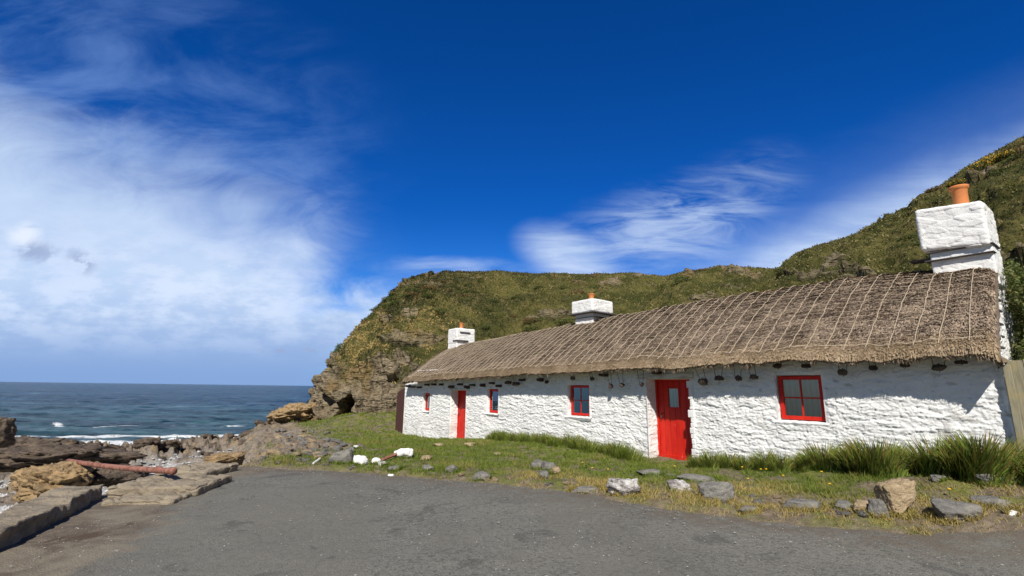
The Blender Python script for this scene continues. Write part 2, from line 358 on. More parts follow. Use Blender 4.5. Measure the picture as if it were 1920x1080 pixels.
def m_road(N, bs):
    o = N.obj(); a = N.noise(o, .55, 5, .6, .3); b = N.noise(o, 3.2, 6, .65); f = N.add(N.mul(N.noise(o, 48, 5, .75), .5), N.mul(N.noise(o, 17, 5, .8), .5)); st = N.voro(o, 60); e = N.attr('edge', 'Fac')
    cc = N.voro(o, 52, out='Color'); ccs = N.node('ShaderNodeSeparateColor', {0: cc}).outputs[0]
    c = N.mix(N.ss(a, .38, .6), (0.099, 0.097, 0.083, 1), (0.146, 0.141, 0.121, 1)); c = N.mix(N.mul(N.ss(b, .35, .7), .45), c, (0.187, 0.177, 0.150, 1))
    c = N.mix(N.mul(N.ss(f, .42, .62), .75), c, (0.222, 0.212, 0.183, 1)); c = N.mix(N.mul(N.ss(f, .50, .40), .7), c, (0.060, 0.059, 0.050, 1))
    c = N.mix(N.mul(N.ss(ccs, .93, .97), N.ss(st, .35, .15)), c, (0.329, 0.319, 0.284, 1))
    pt0 = N.ss(N.add(N.noise(N.map(o, (1, .5, 1)), 1.3, 6, .65), N.mul(e, .22)), .55, .62)
    conc = N.mix(N.ss(N.noise(o, 1.6, 7, .7, .5), .38, .62), (0.097, 0.073, 0.054, 1), (0.203, 0.173, 0.126, 1)); conc = N.mix(N.mul(N.ss(f, .4, .7), .4), conc, (0.258, 0.226, 0.175, 1))
    conc = N.mix(N.ss(N.noise(N.map(o, (1, .55, 1), (0, 0, .5)), 1.1, 6, .7, .6), .56, .66), conc, (0.085, 0.059, 0.040, 1))
    c = N.mix(N.mul(N.ss(N.noise(N.map(o, (1, .6, 1), (0, 0, .4)), .42, 5, .6, .8), .47, .56), .5), c, (0.153, 0.145, 0.121, 1)); c = N.mix(N.mul(N.ss(N.noise(o, 1.4, 6, .7, .6), .57, .64), .5), c, (0.063, 0.063, 0.057, 1))
    ck = N.node('ShaderNodeTexVoronoi', {'Scale': .62, 'Randomness': 1.0}, feature='DISTANCE_TO_EDGE'); N.l.new(N.node('ShaderNodeVectorMath', {0: o, 1: N.node('ShaderNodeTexNoise', {'Scale': 2.2, 'Detail': 6, 'Roughness': .7}).outputs[1]}, operation='ADD').outputs[0], ck.inputs['Vector'])
    crk = N.mul(N.ss(ck.outputs[0], .012, .003), N.ss(N.noise(o, .5, 3), .50, .58)); c = N.mix(N.mul(crk, .16), c, (0.036, 0.033, 0.030, 1))
    c = N.mix(N.ss(N.add(e, N.mul(N.sub(b, .5), .9)), .38, .68), c, conc)
    c = N.mix(N.mul(N.mul(N.attr('verge', 'Fac'), N.ss(b, .35, .62)), .75), c, (0.121, 0.096, 0.071, 1))
    bump(N, bs, N.add(N.mul(f, .8), N.add(N.mul(b, .8), N.mul(st, .5))), .75, .014); return c
ROAD = mat('worn_asphalt', m_road, .92, .2)
def m_hill(N, bs):
    o = N.obj(); rk = N.attr('rock', 'Fac'); f = N.noise(o, 6.5, 8, .72); a = N.noise(o, .35, 6, .6); w = N.noise(o, 1.7, 7, .68, .4)
    g = N.mix(N.ss(a, .36, .64), (0.042, 0.047, 0.011, 1), (0.122, 0.113, 0.033, 1)); g = N.mix(N.mul(N.ss(w, .42, .66), .6), g, (0.205, 0.164, 0.062, 1)); g = N.mix(N.mul(N.ss(f, .5, .36), .65), g, (0.042, 0.046, 0.014, 1))
    r = N.mix(N.ss(w, .35, .62), (0.108, 0.083, 0.055, 1), (0.281, 0.227, 0.149, 1)); r = N.mix(N.mul(N.ss(f, .46, .7), .6), r, (0.393, 0.328, 0.222, 1)); r = N.mix(N.mul(N.ss(a, .5, .6), .5), r, (0.281, 0.177, 0.057, 1))
    vo = N.map(o, (.8, .8, 2.2), (.5, .45, 0)); v1 = N.voro(N.node('ShaderNodeVectorMath', {0: vo, 1: N.node('ShaderNodeTexNoise', {'Scale': .9, 'Detail': 5}).outputs[1]}, operation='ADD').outputs[0], 1.3); v2 = N.voro(vo, 4.0)
    dkg = N.ss(N.noise(N.map(o, (1, 1, 1.6)), .22, 5, .65, .7), .50, .60); g = N.mix(N.mul(dkg, .6), g, (0.036, 0.044, 0.013, 1))
    hgt = N.add(N.add(f, w), N.mul(rk, N.add(N.mul(v1, 2.2), v2))); bump(N, bs, hgt, 1.0, .16); return N.mix(rk, g, r)
HILL = mat('hillside', m_hill, .95, .12)
def m_sea(N, bs):
    o = N.obj(); y = N.node('ShaderNodeSeparateXYZ', {0: o}).outputs[1]
    d = N.ss(y, 45, 160); n = N.noise(N.map(o, (.25, 1, 1)), .35, 6, .65)
    c = N.mix(d, (0.056, 0.131, 0.156, 1), (0.015, 0.069, 0.138, 1)); c = N.mix(N.mul(N.ss(n, .5, .7), .35), c, (0.062, 0.125, 0.144, 1))
    fo = N.attr('foam', 'Fac'); fm = N.ss(N.add(N.noise(N.map(o, (.4, 1, 1)), 1.4, 8, .75), N.mul(fo, .62)), .78, .90)
    wc = N.ss(N.noise(N.map(o, (.22, 1, 1)), .42, 7, .7), .755, .78)
    c = N.mix(N.m('MAXIMUM', fm, N.mul(wc, .6)), c, (0.975, 1.000, 0.984, 1))
    N.set(bs.inputs['Roughness'], N.add(.3, N.mul(fm, .6))); N.set(bs.inputs['Specular IOR Level'], .22)
    w = N.add(N.noise(N.map(o, (.35, 1, 1)), 1.1, 8, .72), N.mul(N.noise(N.map(o, (.3, 1, 1)), .16, 6, .7), 3.0)); ch = N.noise(N.map(o, (.28, 1, 1), (0, 0, .08)), .13, 9, .78); c = N.mix(N.ss(ch, .44, .56), N.mix(.8, c, (0.007, 0.027, 0.043, 1)), N.mix(N.ss(ch, .56, .68), c, (0.200, 0.300, 0.348, 1))); c = N.mix(fm, c, (1.000, 1.025, 1.008, 1))
    bump(N, bs, w, 1.0, .8); return c
SEA = mat('sea_water', m_sea, .15, .35)
SEA.node_tree.nodes['Principled BSDF'].inputs['IOR'].default_value = 1.33

# ------------------------------------------------------------ the cottage frame
PC = np.array([3.635, 10.952, 0]); TH = math.atan2(-.80733161, .59009802)
US = np.array([math.cos(TH), math.sin(TH), 0]); UN = np.array([-US[1], US[0], 0])
def c2w(s, k, z=0.0): return PC + US * s + UN * k + np.array([0, 0, z])
def ray(px, py):
    d = fwd + CR * (px - 960) / F + CU * (540 - py) / F; return d / d[1]

# ------------------------------------------------------------ terrain
def tps(pts):
    P = np.array(pts, float); X = P[:, :2]; n = len(P)
    r = np.linalg.norm(X[:, None] - X[None], axis=2); K = np.where(r > 0, r * r * np.log(r + 1e-12), 0) + np.eye(n) * .4
    A_ = np.zeros((n + 3, n + 3)); A_[:n, :n] = K; A_[:n, n] = 1; A_[:n, n + 1:] = X; A_[n, :n] = 1; A_[n + 1:, :n] = X.T
    w = np.linalg.solve(A_, np.r_[P[:, 2], 0, 0, 0])
    def f(x, y):
        out = w[n] + w[n + 1] * x + w[n + 2] * y
        for i in range(n):
            r2 = (x - X[i, 0]) ** 2 + (y - X[i, 1]) ** 2; out = out + w[i] * .5 * r2 * np.log(r2 + 1e-9)
        return out
    return f
wb = [(-14.4, -.5), (-12, -.48), (-10, -.38), (-8, -.2), (-6, -.05), (-3.8, .06), (-2, .06), (-.2, .0), (1.2, .12), (2.5, .26), (4, .38), (5.3, .48), (7.5, .5)]
up_pts = [(0, -3, 0), (5, -2, 0), (-5, -2, 0), (0, 2, 0), (5, 3, .02), (-4, 3, 0), (0, 5, 0), (3, 5, 0), (-4.6, 6, 0), (0, 7.5, 0), (-3, 9, 0), (-4.8, 10, -.02), (6, 4.5, .08), (9, 2, .2), (10, -3, .2),
          (-5.8, 8, 0), (3, 7.4, .07), (5, 6.6, .14), (1.5, 8.3, .04), (-1.5, 10.3, 0), (-3.5, 11.5, -.02), (-5, 13, -.15), (-6.5, 17, -.4), (-9, 23, -.5), (-8.5, 26, .05), (-6, 27, .2), (-11, 25, -.7), (-3, 27, .2), (3, 29, .4), (10, 22, .8), (15, 16, .9), (20, 9, .9), (0, 34, .3), (-8, 34, -.5), (28, 26, 1), (10, 42, .5), (-3, 48, -1), (22, 0, .6), (32, -6, .8), (-14, 12, -.3), (-20, 30, -.8), (-14, 2, 0)]
for s_, z_ in wb: up_pts += [(*c2w(s_, 0)[:2], z_), (*c2w(s_, 5)[:2], z_ + .35)]
for s_, z_ in ((-.2, -.02), (1.2, .08), (2.5, .2), (3.5, .31), (4.2, .36), (5.0, .46), (6, .48)): up_pts.append((*c2w(s_, -.55)[:2], z_))
UPt = tps(up_pts)
def UPf(x, y): return np.clip(UPt(x, y), -1.2, 1.1)
BEf = tps([(-5, 0, -1.0), (-7, 5, -1.0), (-8, 8, -1.05), (-12, 5, -1.3), (-13, 13, -1.5), (-9.5, 14, -1.3), (-11, 20, -1.6), (-14, 25, -1.85), (-18, 32, -2.4), (-8, 12, -1.15), (-22, 12, -2.0), (-22, 22, -2.3), (-26, 34, -3.0), (-14, 42, -3.2), (-20, 50, -4.2), (-30, 50, -4.4), (-10, 55, -4.6), (-40, 30, -3.8), (-45, 10, -3.5), (0, 60, -4.6), (-60, 60, -5.5)])
BND = np.array([(-3.9, -6), (-4.35, 0), (-5.15, 5), (-6.1, 7.5), (-6.45, 9.4), (-5.7, 10.1), (-5.5, 11.2), (-6.0, 13), (-7.6, 16.5), (-10.2, 21), (-13, 25.5), (-15.5, 32), (-16, 42), (-9, 56), (20, 70)], float)
VRG = np.array([(-40, 11.5), (-5.2, 10.6), (-4.55, 10.25), (-4.2, 10.05), (-3.6, 9.95), (-3.0, 9.7), (-1.75, 9.35), (-.6, 8.95), (.35, 8.45), (.9, 8.0), (1.7, 7.65), (2.35, 7.25), (2.8, 7.05), (3.25, 6.85), (3.7, 6.65), (4.15, 6.4), (4.55, 6.15), (5.2, 5.98), (5.8, 5.85), (7, 5.5), (10, 4.2), (16, 2.0)], float)
def sdist(x, y, P):
    """signed distance to an open polyline, positive on its left side"""
    best = np.full(x.shape, 1e9); sg = np.ones(x.shape)
    for a, b in zip(P[:-1], P[1:]):
        d = b - a; t = np.clip(((x - a[0]) * d[0] + (y - a[1]) * d[1]) / (d @ d), 0, 1)
        ex = x - a[0] - t * d[0]; ey = y - a[1] - t * d[1]; q = ex * ex + ey * ey; m = q < best
        best = np.where(m, q, best); sg = np.where(m, np.sign(d[0] * ey - d[1] * ex), sg)
    return np.sqrt(best) * sg
def roadz(x, y): return UPf(x, y)
def ground_eval(x, y):
    x = np.asarray(x, float); y = np.asarray(y, float); P = np.c_[x, y]
    db = -sdist(x, y, BND)                          # positive on the landward side
    n = fbm(P, .9, 4); far = sstep(y, 10.3, 13.5)
    dbn = db + far * (n * .6 - .1) + (1 - far) * .0
    up = UPf(x, y); be = BEf(x, y)
    vr = sdist(x, y, VRG) + .30 + .34 * sstep(x, .6, 3.0) + fbm(P, 1.6, 4) * .10
    vg = sstep(vr, -.05, .55)
    up2 = up - .05 + vg * (.11 + .05 * fbm(P, 1.2, 4) + .02 * fbm(P, 7, 3))
    # craggy bank at the shore edge beyond the road
    band = far * sstep(dbn, 3.2, .3) * sstep(dbn, -1.2, -.2) * sstep(y, 36, 26)
    f1, f2, cid = voro(np.c_[x * 1.9 + n * .5, y * 1.5])
    f3, f4, cid2 = voro(np.c_[x * 4.3, y * 3.6 + n])
    crag = (cid - .35) * .50 + (f2 - f1) * .15 + (cid2 - .5) * .26 + fbm(P, 2.5, 4, .5) * .14
    up2 = up2 + band * crag * .5
    # rocky foreshore
    R1 = np.array([(-30, 14), (-19.5, 17.5), (-17, 22), (-15.5, 29), (-14, 36), (-11, 44)], float); dr = np.abs(sdist(x, y, R1)) - .6
    wd = 2.4 + 1.2 * n; rb = sstep(dr, wd, .4)
    hgt = np.interp(x, [-24, -19, -16, -14.5, -12], [1.1, .9, .72, .6, .55])
    g1, g2, gc = voro(np.c_[x * .9 + fbm(P, .7, 3) * .9, y * .75]); g3, g4, gd = voro(np.c_[x * 2.4 + n, y * 2.0])
    be = be + rb * (hgt * (.55 + .6 * (gc - .3)) + (g2 - g1) * .35 + (gd - .5) * .5 + fbm(P, 2.8, 5, .65) * .30)
    sc = sstep(fbm(P, .55, 3), .12, .35) * (1 - rb); be = be + sc * (.25 * (gd) + fbm(P, 2.5, 4) * .12) + fbm(P, 3, 3) * .02
    wdt = .18 + far * 1.1
    t = sstep(dbn, -wdt, .05)
    z = be * (1 - t) + up2 * t
    grass = vg * t * (1 - sstep(band, .45, .6) * sstep(crag, -.10, .06))
    rock = np.clip(np.maximum(rb * 1.4, np.maximum(sc, 0)) * (1 - t) + band * sstep(crag, -.1, .06) * 1.2 + sstep(t, .02, .2) * sstep(t, .95, .7), 0, 1)
    sh = (1 - t) * (1 - np.clip(rock, 0, 1))
    return z, grass, rock, sh, vr, t, band
yp = np.exp(np.linspace(math.log(1.2), math.log(73), 640)); uu = np.tan(np.linspace(math.radians(-68), math.radians(58), 1000))
YY = (yp - 3)[:, None] + 0 * uu[None]; XX = yp[:, None] * uu[None] * .96
gx, gy = XX.ravel(), YY.ravel()
gz, gg, gr, gs, gv, gt, gb = ground_eval(gx, gy)
gz = np.where(gy > 55, np.minimum(gz, -4), gz)
ground = obj('ground', mesh('ground', np.c_[gx, gy, gz], [gridf(640, 1000)], GROUND, True, {'zone': np.c_[gg, gr, gs]}))
tag(ground, kind='structure')
# road sheet
ry = np.linspace(-2, 11.2, 260); rx = np.linspace(-6.8, 14, 420); X_, Y_ = np.meshgrid(rx, ry); x_, y_ = X_.ravel(), Y_.ravel()
z_, _, _, _, v_, _, _ = ground_eval(x_, y_)
db_ = -sdist(x_, y_, BND); rz_ = roadz(x_, y_) + fbm(np.c_[x_, y_], .5, 3) * .02 + fbm(np.c_[x_, y_], 5, 3) * .004
edge = sstep(db_, 2.6, .2); brk = fbm(np.c_[x_, y_], 1.3, 4)
rz_ -= sstep(edge + brk * .5, .5, .8) * .012
inside = (v_ < .45) & (db_ > .02 + .05 * brk) & (v_ + .35 > -14)
Q = gridf(260, 420); Q = Q[inside[Q].all(1)]
us, inv = np.unique(Q, return_inverse=True); Q = inv.reshape(-1, 4)
tag(obj('road', mesh('road', np.c_[x_, y_, rz_][us], [Q], ROAD, True, {'edge': edge[us], 'verge': sstep(v_, -.7, .1)[us]})), kind='structure')
# sea
SEAZ = -3.4
syp = np.exp(np.linspace(math.log(30), math.log(14000), 620)); suu = np.linspace(-2.2, 2.2, 700)
SX = (syp[:, None] * suu[None]).ravel(); SY = (syp[:, None] + 0 * suu[None]).ravel()
amp = sstep(SY, 900, 60)
def wave(x, y): return .26 * fbm(np.c_[x * .10 + y * .02, y * .42], 1, 4, .6) + .16 * fbm(np.c_[x * .25, y * 1.0], 1, 3, .5)
SZ = SEAZ + wave(SX, SY) * amp + .12 * fbm(np.c_[SX * .02, SY * .08], 1, 3) * sstep(SY, 3000, 200)
shz = ground_eval(SX[:220 * 700], SY[:220 * 700])[0]; foam = np.zeros(len(SX)); foam[:len(shz)] = sstep(shz, SEAZ - 1.25, SEAZ - .15)
foam = np.maximum(foam, sstep(np.abs(SY - 50 - 2.5 * fbm(np.c_[SX * .05, SX * 0], 1, 3)), 2.0, .3) * .78)
foam = np.maximum(foam, sstep(np.abs(SY - 60 - 3.5 * fbm(np.c_[SX * .06 + 9, SX * 0], 1, 3)), 1.2, .2) * .62)
tag(obj('sea', mesh('sea', np.c_[SX, SY, SZ], [gridf(620, 700)], SEA, True, {'foam': foam})), kind='structure')

# ------------------------------------------------------------ hill / headland : loft from foot line to ridge line
def atd(px, py, d): return EYE + ray(px, py) * d
N0 = atd(805, 514, 43)
FT = [(-5, 56, -3), (-10, 50, -3), (-13.4, 43, -2.8), (-13.8, 36, -2.4), (-12.6, 31.4, -1.5), (-10.8, 28.4, -.6), (-8.6, 27.2, .0), (-5.3, 26.8, .15), (-1.4, 27.3, .3), (3.6, 22.2, .5), (7.6, 17.2, .7), (11.6, 12.2, .9), (16, 7.5, 1.0), (24, 1, 1.0)]
RG = [N0 + (2, 3, 0), N0 + (1, 2, 0), N0 + (.2, 1, 0), N0, N0 + (0.1, -.6, -.1), N0 + (.3, -.8, 0), N0 + (.7, -.6, .05), atd(850, 507, 43.5), atd(960, 511, 43), atd(1245, 517, 40), atd(1475, 500, 34), atd(1740, 372, 27.5), atd(2150, 130, 23), atd(2900, 50, 16)]
# finer skyline between the knots
FT = catmull(FT, 900)
kn = np.array(RG); tt = np.linspace(0, len(kn) - 1, 900)
RGc = catmull(kn, 900)
sky_pts = [(830, 507), (900, 509), (1000, 512), (1120, 514), (1190, 511), (1245, 519), (1290, 506), (1350, 499), (1420, 502), (1470, 503), (1500, 475), (1530, 460), (1600, 440), (1660, 418), (1700, 394), (1740, 366), (1800, 320), (1850, 290), (1920, 255), (2000, 215), (2200, 110)]
spx = np.array([p[0] for p in sky_pts]); spy = np.array([p[1] for p in sky_pts])
for i in range(900):
    p = RGc[i]; v = p - EYE; zc = v @ fwd; px = 960 + F * (v @ CR) / zc
    if px > 830 and tt[i] > 6.5 and px < 2200:
        py = np.interp(px, spx, spy); r = ray(px, py); RGc[i, 2] = EYE[2] + r[2] * p[1]
nv = 330; vv = np.concatenate([np.linspace(0, 1, nv - 40), 1 + np.linspace(.02, 1, 40)])
nose = [0, .05, .12, .22, .36, .55, .75, 1.0]; noseh = [0, .20, .33, .43, .56, .73, .87, 1.0]
lin = [0, .1, .25, .5, .75, 1.0]; linh = [0, .14, .34, .60, .82, 1.0]
HP = np.zeros((len(vv), 900, 3))
wn_ = sstep(tt, 8.6, 7.2)[None]
inner = np.minimum(vv, 1)[:, None]
hh = wn_ * np.interp(inner, nose, noseh) + (1 - wn_) * np.interp(inner, lin, linh)
XYt = FT[None, :, :2] + (RGc - FT)[None, :, :2] * inner[..., None]
out = np.maximum(vv - 1, 0)[:, None]
dirn = (RGc - FT)[:, :2]; dirn /= np.linalg.norm(dirn, axis=1)[:, None]
out = out * sstep(tt, 5.2, 6.6)[None]; XYt = XYt + dirn[None] * (out * 26)[..., None]
ZZ = FT[None, :, 2] + (RGc - FT)[None, :, 2] * hh - out * 9.0 - (out > 0) * .05
HP[..., :2] = XYt; HP[..., 2] = ZZ
V = HP.reshape(-1, 3); vin = np.repeat(vv, 900); tin = np.tile(tt, len(vv))
du = np.gradient(HP, axis=1); dv = np.gradient(HP, axis=0); NN = np.cross(du, dv); NN /= np.linalg.norm(NN, axis=2)[..., None] + 1e-9
NN = NN.reshape(-1, 3)
if NN[:, 2].mean() < 0: NN = -NN
n_lo = fbm(V, .28, 4); n_md = fbm(V, .9, 5, .55)
leftness = sstep(V[:, 0], 0.5, -4.0)
rline = 3.0 + n_lo * 1.7 + .16 * np.minimum(-9 - V[:, 0], 0) * -1 * -1
rock = sstep(rline - V[:, 2] + n_md * .9, -.4, .5) * leftness
rock = np.maximum(rock, sstep(n_lo + n_md * .5, .62, .8) * .8 * leftness)
# band of cliff on the right-hand hill
rock = np.maximum(rock, .75 * sstep(fbm(V * np.array([.5, .5, 2.0]), .45, 4), .50, .66))
Vs = V @ np.array([[.86, .1, .5], [-.1, 1, 0], [-.5, 0, .86]])          # tilted strata
s1, s2, sc_ = voro(np.c_[Vs[:, 0] * .75 + n_md * .35, Vs[:, 1] * .6, Vs[:, 2] * 1.7 + n_lo]); t1, t2, tc_ = voro(np.c_[Vs[:, 0] * 2.0, Vs[:, 1] * 1.6, Vs[:, 2] * 4.2 + n_md])
rdisp = (sc_ - .4) * .75 + (s2 - s1) * .5 + (tc_ - .5) * .34 + (t2 - t1) * .16 + n_md * .3
gdisp = n_lo * .6 + fbm(V, .75, 4, .55, True) * .20 - .25 + fbm(V, 3.0, 3, .6) * .09
skyf = sstep(np.abs(vin - 1), 0, .12) * .75 + .25
disp = (rock * rdisp + (1 - rock) * gdisp) * np.where(tin > 6.6, skyf, 1)
V = V + NN * disp[:, None]
# dark diagonal fissure at the foot of the cliff
ca = atd(632, 786, 27.2); cb = atd(690, 722, 28.4); dd_ = cb - ca; L_ = dd_ @ dd_
tq = np.clip(((V - ca) @ dd_) / L_, 0, 1); rel = V - (ca + tq[:, None] * dd_); dist2 = np.hypot(rel[:, 0], rel[:, 2]); wq = .40 - .28 * tq + .16 * n_md
pitm = sstep(dist2, wq + .12, wq - .08) * (V[:, 1] < 33) * (rel[:, 1] < 4)
V[:, 1] += pitm * 2.6; V[:, 2] += pitm * .2
hill = tag(obj('hill', mesh('hill', V, [gridf(len(vv), 900)], HILL, True, {'rock': rock})), kind='structure')

ORD = ['first', 'second', 'third', 'fourth', 'fifth', 'sixth', 'seventh', 'eighth', 'ninth', 'tenth', 'eleventh', 'twelfth', 'thirteenth', 'fourteenth', 'fifteenth']
# ------------------------------------------------------------ blades
def blades(name, base, h, w, lean, tint, m, seg=1, up=None, parent=None, seed=1, curl=.5):
    """base (n,3) h,w (n,) lean (n,) tint (n,3); one tapered blade each"""
    R = np.random.RandomState(seed); n = len(base); az = R.uniform(0, 2 * math.pi, n); la = R.uniform(0, 2 * math.pi, n) if up is None else None
    side = np.c_[np.cos(az), np.sin(az), np.zeros(n)]
    if isinstance(lean, tuple): ld = lean[0]; lm = lean[1]
    else: ld = np.c_[np.cos(la), np.sin(la), np.zeros(n)]; lm = lean
    U0 = np.array([0, 0, 1.0]) if up is None else up
    Vl = []; Tl = []
    ks = np.linspace(0, 1, seg + 1)
    for j, k in enumerate(ks):
        c = base + U0 * (h * k * (1 - curl * lm * k * .5))[:, None] + ld * (h * lm * k * (.4 + .6 * k))[:, None]
        if j < seg:
            ww = (w * (1 - .55 * k) * .5)[:, None]; Vl += [c - side * ww, c + side * ww]; Tl += [np.c_[tint[:, 0], tint[:, 1] * k, tint[:, 2]]] * 2
        else: Vl.append(c); Tl.append(tint)
    nvp = 2 * seg + 1; V = np.stack(Vl, 1).reshape(-1, 3); T = np.stack(Tl, 1).reshape(-1, 3); b = (np.arange(n) * nvp)[:, None]; Fc = []
    if seg > 1: Fc.append(np.concatenate([b + np.array([[2 * j, 2 * j + 1, 2 * j + 3, 2 * j + 2]]) for j in range(seg - 1)]))
    Fc.append(b + np.array([[2 * seg - 2, 2 * seg - 1, 2 * seg]]))
    return mesh(name, V, Fc, m, False, {'tint': T})
# short grass of the verge and bank (polar sampling keeps the density even as seen from the road)
R = np.random.RandomState(11)
def samp(n, a0, a1, d0, d1):
    a = R.uniform(a0, a1, n); d = np.exp(R.uniform(math.log(d0), math.log(d1), n)); return d * np.tan(a), d
x, y = samp(520000, math.radians(-32), math.radians(54), 4.5, 30)
sk = (x - PC[0]) * US[0] + (y - PC[1]) * US[1]; kk = (x - PC[0]) * UN[0] + (y - PC[1]) * UN[1]
m_ = ~((kk > -.03) & (sk > -14.4) & (sk < 5.4) & (kk < 5)) & ~((kk > 1) & (sk > -14)); x, y = x[m_], y[m_]
z, g_, r_, s_, vr_, t_, b_ = ground_eval(x, y)
pn = fbm(np.c_[x, y], .8, 4); pf = fbm(np.c_[x, y], 3.5, 3)
bare_ = sstep(fbm(np.c_[x, y], 1.9, 4, .6), .02, .30) * sstep(vr_, 1.9, .5); keep = (R.rand(len(x)) < g_ * (1 - .88 * bare_) * np.clip(.75 + pf * 1.3 - sstep(vr_, .5, .0) * .35, .05, 1)) & (vr_ > .0)
x, y, z, vr_, pn, pf = (q[keep] for q in (x, y, z, vr_, pn, pf))
dry = np.clip(sstep(vr_ + pn * .8, 1.9, .9) * sstep(x, -.6, .8) * 1.2 + sstep(pn, .3, .6) * .35 + sstep(vr_, .5, .1) * .4, 0, 1)
hh_ = .035 + .04 * R.rand(len(x)) + .03 * sstep(pf, .0, .5) + .035 * sstep(pn, .1, .5); ds = np.hypot(x, y)
hh_ *= np.clip(.8 + ds * .02, .8, 1.4)
tnt = np.c_[np.clip(R.rand(len(x)) * .7 + .3 * (pf + .5), 0, 1), R.rand(len(x)) * .6, np.clip(dry * (.65 + .6 * R.rand(len(x))), 0, 1)]
tag(obj('grass', blades('grass', np.c_[x, y, z - .01], hh_, .0045 + ds * .0011, R.uniform(.2, 1.1, len(x)), tnt, GRASS, 1, seed=3)), 'short green and straw coloured grass of the verge', 'grass', kind='stuff')
# rough vegetation of the hill
idx = R.choice(len(V), 520000, p=None); vis = (vin[idx] > .02) & (vin[idx] < 1.12) & (R.rand(len(idx)) > rock[idx] * .985) & (tin[idx] > 2.5); idx = idx[vis]; idx = idx[:300000]
bp = V[idx] + R.normal(0, .05, (len(idx), 3)) - NN[idx] * .04; dist = np.linalg.norm(bp - EYE, axis=1)
pn = fbm(bp, .3, 4); pm = fbm(bp, 1.3, 4)
hb = (.035 + .07 * R.rand(len(idx)) + .08 * sstep(pm, .15, .6)) * (.6 + dist * .012)
tb = np.c_[np.clip(.40 + pn * 1.3 - .45 * sstep(fbm(bp, .17, 4, .6), .0, .3) + R.normal(0, .20, len(idx)) + .35 * sstep(bp[:, 0], 1, 9) - .30 * sstep(bp[:, 0], 3, -5), 0, 1), np.clip(sstep(pm * .7 - pn * .7 + fbm(bp, 3.2, 3) * .5, -.05, .5) * .9 + R.normal(0, .12, len(idx)), 0, 1), np.clip(sstep(pm, .2, .6) * .35 + (R.rand(len(idx)) < .06) * .4 + .75 * sstep(bp[:, 0], -1.5, -5) * sstep(bp[:, 2] - pn * 3, 7.2, 4.6) * sstep(pm, -.35, .25), 0, 1)]
tag(obj('hill_grass', blades('hill_grass', bp, hb,   .020 + dist * .0019, R.uniform(.2, .95, len(idx)), tb, HILLG, 1, seed=5)), 'rough olive grass and bracken covering the hillside', 'hill grass', kind='stuff')
# gorse in flower high on the right-hand slope
def leafballs(cen, rad, nl, size, seed):
    Rr = np.random.RandomState(seed); Vl = []; n = nl
    d = Rr.normal(size=(n, 3)); d /= np.linalg.norm(d, axis=1)[:, None]; ph = fbm(d * 1.0 + seed, 2.0, 3)
    p = d * (Rr.uniform(.45, 1, n) ** .5 * (1 + .45 * ph))[:, None] * np.array(rad); p[:, 2] = np.maximum(p[:, 2], -rad[2] * .35); p = p + cen
    a = Rr.normal(size=(n, 3)); a /= np.linalg.norm(a, axis=1)[:, None]; b = np.cross(a, Rr.normal(size=(n, 3))); b /= np.linalg.norm(b, axis=1)[:, None]
    sz = size * Rr.uniform(.6, 1.3, n)[:, None]
    V = np.stack([p - a * sz, p + b * sz * .45, p + a * sz, p - b * sz * .45], 1).reshape(-1, 3)
    return V, (np.arange(n) * 4)[:, None] + np.arange(4)[None], np.repeat(np.c_[np.clip(.5 + ph * .6 + Rr.normal(0, .2, n), 0, 1), Rr.rand(n) * .4, (Rr.rand(n) < .05) * .5], 4, 0)
hv = V.reshape(len(vv), 900, 3)
def on_hill(px, py):
    """nearest hill vertex along a bearing"""
    v = V - EYE; zc = v @ fwd; zc = np.where(zc < .1, 1e9, zc); qx = 960 + F * (v @ CR) / zc; qy = 540 - F * (v @ CU) / zc
    e = np.hypot(qx - px, qy - py) + (zc > 1e8) * 1e6 + (vin > 1.02) * 50; i = int(np.argmin(e)); return V[i]
for j, (px, py, sz) in enumerate([(1812, 333, .42), (1836, 318, .5), (1862, 303, .42), (1795, 345, .3), (1888, 292, .34)]):
    c = on_hill(px, py); g = empty('gorse_bush', tuple(c)); Vb, Qb, Tb = leafballs(np.zeros(3) + (0, 0, .05), (sz * 1.2, sz * 1.2, sz * .5), 500, .05, 40 + j)
    obj('foliage', mesh('foliage', Vb, [Qb], BUSHM, False, {'tint': Tb}), g)
    Vb, Qb, Tb = leafballs(np.zeros(3) + (0, 0, .09), (sz * 1.2, sz * 1.2, sz * .5), 330, .045, 80 + j)
    tag(obj('flowers', mesh('flowers', Vb, [Qb], GORSE, False), g), kind='stuff')
    tag(g, ORD[j] + ' gorse bush in yellow flower, counted from the left, high on the slope', 'bush', 'gorse bushes on the upper slope')
